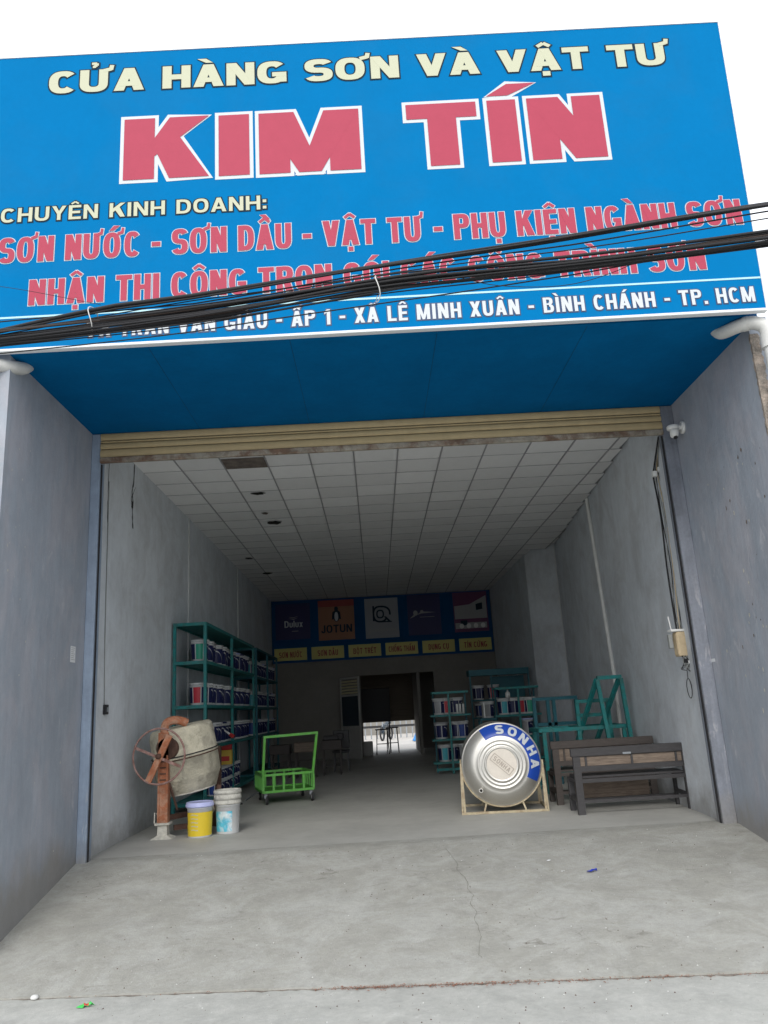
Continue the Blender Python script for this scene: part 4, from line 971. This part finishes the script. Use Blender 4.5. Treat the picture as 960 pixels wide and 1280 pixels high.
# ------------------------------------------------------------------ product signboard on the back wall
bs = thing('product_signboard', 'dim blue signboard with five brand panels and six yellow product strips on the far wall', 'sign', (0,23.86,0))
m = MB(); m.box(-3.11,0,2.86,3.66,.035,4.755); m.build('backing_board','sign_deep',bs)
m = MB()
for z in (2.865,4.745): m.box(-3.10,-.012,z-.006,3.65,-.002,z+.006)
m.build('edge_line','label_blue',bs)
def panel(x0,x1,z0,z1,mt): return MB().box(x0,-.016,z0,x1,-.001,z1).build('brand_panel',mt,bs)
def flat(par, name, mt, polys, y=-.0185):
    m = MB()
    for i, p in enumerate(polys): m.add([(x, y-.0005*i, z) for x, z in p], [tuple(range(len(p)))])
    return m.build(name, mt, par)
def ell(cx, cz, rx, rz_, n=18, a0=0, a1=360): return [(cx+rx*math.cos(math.radians(a0+(a1-a0)*k/n)), cz+rz_*math.sin(math.radians(a0+(a1-a0)*k/n))) for k in range(n)]
p1 = panel(-3.00,-1.93,3.56,4.66,'poster_navy'); lettering('letter','Dulux',-2.72,-2.16,3.93,.20,'white_print',None,.75,.2,.15,.12,0,p1,y=-.017)
flat(p1,'brand_mark','label_grey',[[(-2.62,4.26),(-2.45,4.21),(-2.28,4.27),(-2.45,4.23)],[(-2.60,4.21),(-2.44,4.16),(-2.3,4.22),(-2.44,4.185)],[(-2.5,3.80),(-2.3,3.80),(-2.3,3.82),(-2.5,3.82)]])
p2 = panel(-1.68,-.57,3.48,4.70,'poster_orange'); MB().box(-1.68,-.018,4.50,-.57,-.0165,4.70).build('red_band','poster_red',p2)
lettering('letter','JOTUN',-1.60,-.65,3.70,.24,'dark_print',None,.8,.22,.17,.12,0,p2,y=-.017)
flat(p2,'penguin_mark','dark_print',[ell(-1.12,4.22,.105,.19),ell(-1.12,4.43,.06,.07),[(-1.24,4.32),(-1.20,4.36),(-1.19,4.12),(-1.26,4.10)],[(-1.0,4.32),(-1.04,4.36),(-1.05,4.12),(-.98,4.10)]]); flat(p2,'penguin_belly','white_print',[ell(-1.12,4.19,.06,.14)],-.0215)
p3 = panel(-.24,.79,3.46,4.68,'poster_white'); m = MB()
mpp = lambda a,b,dp: (a,-.0175-dp,b)
prims_mesh(m,[('R',.42,.5,.42,.5,.10,.10,70,330),('R',.42,.5,.22,.26,.08,.08,0,360),('P',[(.0,.1),(.1,.1),(.1,1),(.0,1)]),('R',.42,.5,.60,.5,.1,.1,-5,88),('P',[(.62,.35),(.74,.35),(1.05,0),(.9,0)]),('P',[(.42,.0),(1.05,.0),(1.05,.07),(.42,.07)])],.0,3.93,.55,.52,0,.001,mpp)
m.build('brand_mark','dark_print',p3); lettering('letter','Jaxxxxx',-.16,.72,3.62,.15,'label_grey',None,.8,.2,.15,.1,0,p3,y=-.017) if False else flat(p3,'brand_mark','label_grey',[[(-.16,3.58),(-.10,3.58),(-.06,3.76),(-.12,3.76)]]+[[(-.04+.085*k,3.66),(.02+.085*k,3.66),(.02+.085*k,3.74+.02*(k%2)),(-.04+.085*k,3.74)] for k in range(9)])
p4 = panel(1.08,2.10,3.48,4.72,'poster_navy'); flat(p4,'brand_mark','label_grey',[ell(1.32,4.16,.07,.08),[(1.36,4.10),(1.5,4.2),(1.95,4.16),(1.5,4.14)],[(1.14,4.0),(1.3,4.06),(1.28,4.12)],[(1.45,4.02),(1.9,4.02),(1.9,4.035),(1.45,4.035)],ell(1.52,4.2,.05,.04)])
p5 = panel(2.50,3.56,3.50,4.72,'poster_plum'); flat(p5,'printed_scene','label_grey',[[(2.53,4.30),(3.0,4.34),(3.53,4.60),(3.53,3.9),(2.53,3.9)],[(2.53,3.60),(3.5,3.60),(3.5,3.78),(2.53,3.78)]]); flat(p5,'printed_scene','dark_print',[[(3.2,4.15),(3.4,4.18),(3.4,4.38),(3.2,4.34)],[(2.7,3.7),(2.9,3.7),(2.9,3.85),(2.7,3.85)]],-.021)
flat(p5,'printed_bucket','plastic_white',[ell(2.72+.22*k,3.68,.07,.075) for k in range(4)],-.024)
for k, s in enumerate(['SƠN NƯỚC','SƠN DẦU','BỘT TRÉT','CHỐNG THẤM','DỤNG CỤ','TÍN CỨNG']):
    x0 = -3.05+1.13*k+.0; x1 = x0+.99; st_ = MB().box(x0,-.014,2.93,x1,-.001,3.30).build('product_strip','strip_yellow',bs)
    wd = {7:.62,8:.70,10:.80}.get(len(s),.7); lettering('letter',s,(x0+x1)/2-wd/2,(x0+x1)/2+wd/2,3.02,.17,'poster_red',None,.62,.2,.16,.12,0,st_,y=-.015)

# ------------------------------------------------------------------ door leaf, tables and stools at the back
dl = thing('door_leaf', 'open aluminium door leaf with louvred top and dark glass left of the rear doorway', 'door', (-.50,22.62,0), math.radians(180-52))
for a, b in ((0,.05),(.87,.92)): MB().box(a,-.02,.02,b,.02,2.30).build('stile','alu',dl)
for z in (.02,.88,1.76,2.25): MB().box(.051,-.02,z,.869,.02,z+.05).build('rail','alu',dl)
lm = MB().box(.052,-.015,0,.868,.012,.05).mesh('louver','louver_yellow')
for k in range(5): inst('louver', lm, dl, (0,0,1.83+.082*k))
MB().box(.052,-.006,.931,.868,.006,1.759).build('glass_pane','glass_dark',dl); MB().box(.052,-.010,.071,.868,.010,.879).build('lower_panel','alu',dl)
def desk(label, loc, W, H, mt='dark_wood', top='pale_board', rz=0, D=.4):
    t = thing('small_table', label, 'table', loc, rz)
    MB().bbox(0,0,H-.20,W,D,H,.01).build('top_box', top, t)
    for x in (.03,W-.05):
        for y in (.03,D-.05): MB().box(x,y,0,x+.03,y+.03,H-.201).build('leg', mt, t)
    MB().box(.06,.03,.18,W-.05,.05,.205).build('stretcher', mt, t); return t
desk('small table with a pale wooden drawer box seen through the green cart handle', (-1.86,17.5,0), .48, .74)
desk('small dark table beside the door leaf right of the green cart', (-1.30,17.9,0), .46, .74, 'dark_wood', 'dark_wood')
desk('low dark table in the shade behind the green cart', (-2.45,17.9,0), .46, .70, 'dark_wood','dark_wood')
for k, (x, y, s) in enumerate([(-1.25,17.95,.10),(-.98,18.05,.14)]):
    tag(MB().bbox(0,0,0,.34 if k == 0 else .18,.26,s,.02).build('dark_bundle','black_wood',None,(x,y,.741)), ['flat dark bundle lying on the small dark table','taller dark bundle on the small table end next to the door leaf'][k], 'bundle')
ofs = thing('office_chair', 'dark chair standing between the small tables and the door leaf', 'chair', (-.90,18.9,0))
MB().bbox(-.2,-.2,.42,.2,.2,.48,.02).build('seat','black_plastic',ofs); MB().bbox(-.19,.17,.50,.19,.21,.92,.015).build('backrest','black_plastic',ofs)
for x in (-.17,.17):
    for y in (-.17,.17): MB().beam((x,y,.0),(x*.9,y*.9,.42),.025,.025).build('leg','black_plastic',ofs)
def stool(label, loc, W, H):
    t = thing('steel_stool', label, 'stool', loc)
    MB().box(-W/2,-W/2,H-.03,W/2,W/2,H).build('seat','black_plastic',t)
    for x in (-1,1):
        for y in (-1,1): MB().beam((x*W*.46,y*W*.46,0),(x*W*.38,y*W*.38,H-.03),.028,.028).build('leg','rail_black',t)
    MB().box(-W*.4,-W*.43,.3,W*.4,-W*.40,.325).build('stretcher','rail_black',t); return t
stool('tall black steel stool silhouetted against the bright rear doorway', (.10,25.0,0), .42, .75)
stool('second black stool close behind the silhouetted one', (.42,25.3,0), .40, .78)
m = MB()
tag(MB().bbox(-.5,24.4,0,-.20,24.7,.42,.02).build('storage_crate','alu'), 'pale crate just inside the rear doorway beside its left jamb', 'crate')
cab = thing('dark_cabinet', 'tall dark cabinet standing just inside the rear doorway', 'cabinet', (-.55,25.4,0))
MB().bbox(0,0,.98,.95,.35,2.0,.01).build('cabinet_body','rail_black',cab); 
for x in (.02,.88):
    for y in (.02,.28): MB().box(x,y,0,x+.04,y+.04,.979).build('leg','rail_black',cab)
# yard behind
fn = thing('yard_fence', 'grey barred fence across the bright yard behind the shop', 'fence', (-4,38,0))
pm = MB().box(-.03,-.03,0,.03,.03,2.2).mesh('picket','rail_grey')
for k in range(40): inst('picket', pm, fn, (k*.28,0,0))
MB().box(-.1,-.05,.5,11.1,-.041,.6).build('rail','rail_black',fn); MB().box(-.1,-.05,1.9,11.1,-.041,2.0).build('rail','rail_grey',fn)
tag(MB().box(-12,44,-.1,14,44.3,3.2).build('yard_wall','back_plaster'), 'wall beyond the fence of the rear yard', 'wall')
m = MB(); random.seed(4)
N1 = 12; vs = []
for j in range(N1+1):
    for i in range(N1+1):
        u, v = i/N1, j/N1; vs.append((1.4+1.9*u, 33+1.2*v, .02+.95*math.sin(PI*u)**.7*math.sin(PI*v)**.7*(1+.25*math.sin(9*u+5*v))))
m.add(vs, [(j*(N1+1)+i, j*(N1+1)+i+1, (j+1)*(N1+1)+i+1, (j+1)*(N1+1)+i) for j in range(N1) for i in range(N1)], 0, True)
tag(m.build('tarpaulin','tarp_blue'), 'blue tarpaulin heap in the bright yard seen under the rear shutter', 'tarpaulin')
mc = thing('motorbike', 'dark parked motorbike beyond the rear shutter in the yard', 'motorbike', (.15,35.5,0), 1.25)
for x in (0,1.2): MB().tube([(x+.27*math.cos(a),0,.29+.27*math.sin(a)) for a in [2*PI*k/20 for k in range(20)]],.045,8,closed=True).build('wheel','rubber',mc)
MB().tube(spline([(.0,0,.30),(.2,0,.62),(.5,0,.60),(.75,0,.72),(1.2,0,.75)],5),[.04]+[.09]*18+[.1,.06],8).build('body','glass_dark',mc)
MB().tube([(0,0,.3),(.12,0,.7),(.2,0,1.0)],.03,6).build('fork','rail_grey',mc); MB().tube([(.2,-.3,1.02),(.2,.3,1.02)],.02,6).build('handlebar','rail_black',mc)

# ------------------------------------------------------------------ small litter
def crumple(name, label, cat, mts, loc, s, seed, flatn=.35):
    q = random.Random(seed); m = MB(); n = 7; vs = []
    for j in range(3):
        for i in range(n):
            a = 2*PI*i/n; r = s*(.35+.32*j)*q.uniform(.6,1.2); vs.append((r*math.cos(a)*1.5, r*math.sin(a)*.8, s*flatn*q.uniform(0,1)*(1 if j < 2 else .2)+.002))
    o = m.add(vs, [(j*n+i, j*n+(i+1)%n, (j+1)*n+(i+1)%n, (j+1)*n+i) for j in (0,) for i in range(n)], 0); m.add(vs, [(n+i, n+(i+1)%n, 2*n+(i+1)%n, 2*n+i) for i in range(n-2)], 0); m.add(vs[:n]+[(0,0,s*.3)], [(i,(i+1)%n,n) for i in range(n)], len(mts)-1)
    o = m.build(name, mts, None, loc); return tag(o, label, cat)
crumple('sweet_wrapper', 'crumpled green and red wrapper on the street below the apron', 'wrapper', ['wrap_green','box_red'], (-2.055,5.852,-.473), .045, 1, .6)
crumple('sweet_wrapper', 'small crumpled blue wrapper on the apron in front of the tank', 'wrapper', ['wrap_blue','label_navy'], (1.846,7.47,-.163), .038, 2, .6)
tag(MB().lathe([(0,0),(.022,.004),(.03,.015),(.02,.028),(0,.032)],8).build('pebble','stone_white',None,(-2.49,6.06,-.474)), 'white pebble in the joint at the foot of the apron', 'pebble')
crumple('paper_scrap', 'scrap of white paper on the apron in front of the tank', 'paper', ['paper'], (1.529,7.779,-.112), .022, 5)
crumple('paper_scrap', 'white scrap nearer the street on the apron than the other one', 'paper', ['paper'], (1.59,7.516,-.158), .016, 6)
sl = thing('sandal', 'worn black sandal on the floor in front of the near teal rack', 'sandal', (-2.33,13.2,0), .5)
MB().bbox(-.05,-.13,0,.05,.13,.02,.008).build('sole','rubber',sl); MB().tube(spline([(-.05,.02,.015),(-.03,.04,.06),(.03,.04,.06),(.05,.02,.015)],5),.012,6).build('strap','rubber',sl)
tag(MB().bbox(0,0,0,.02,2.9,.02,.003).build('floor_batten','rail_grey',None,(-2.28,13.6,.0)), 'thin dark batten lying on the floor along the near rack', 'batten')
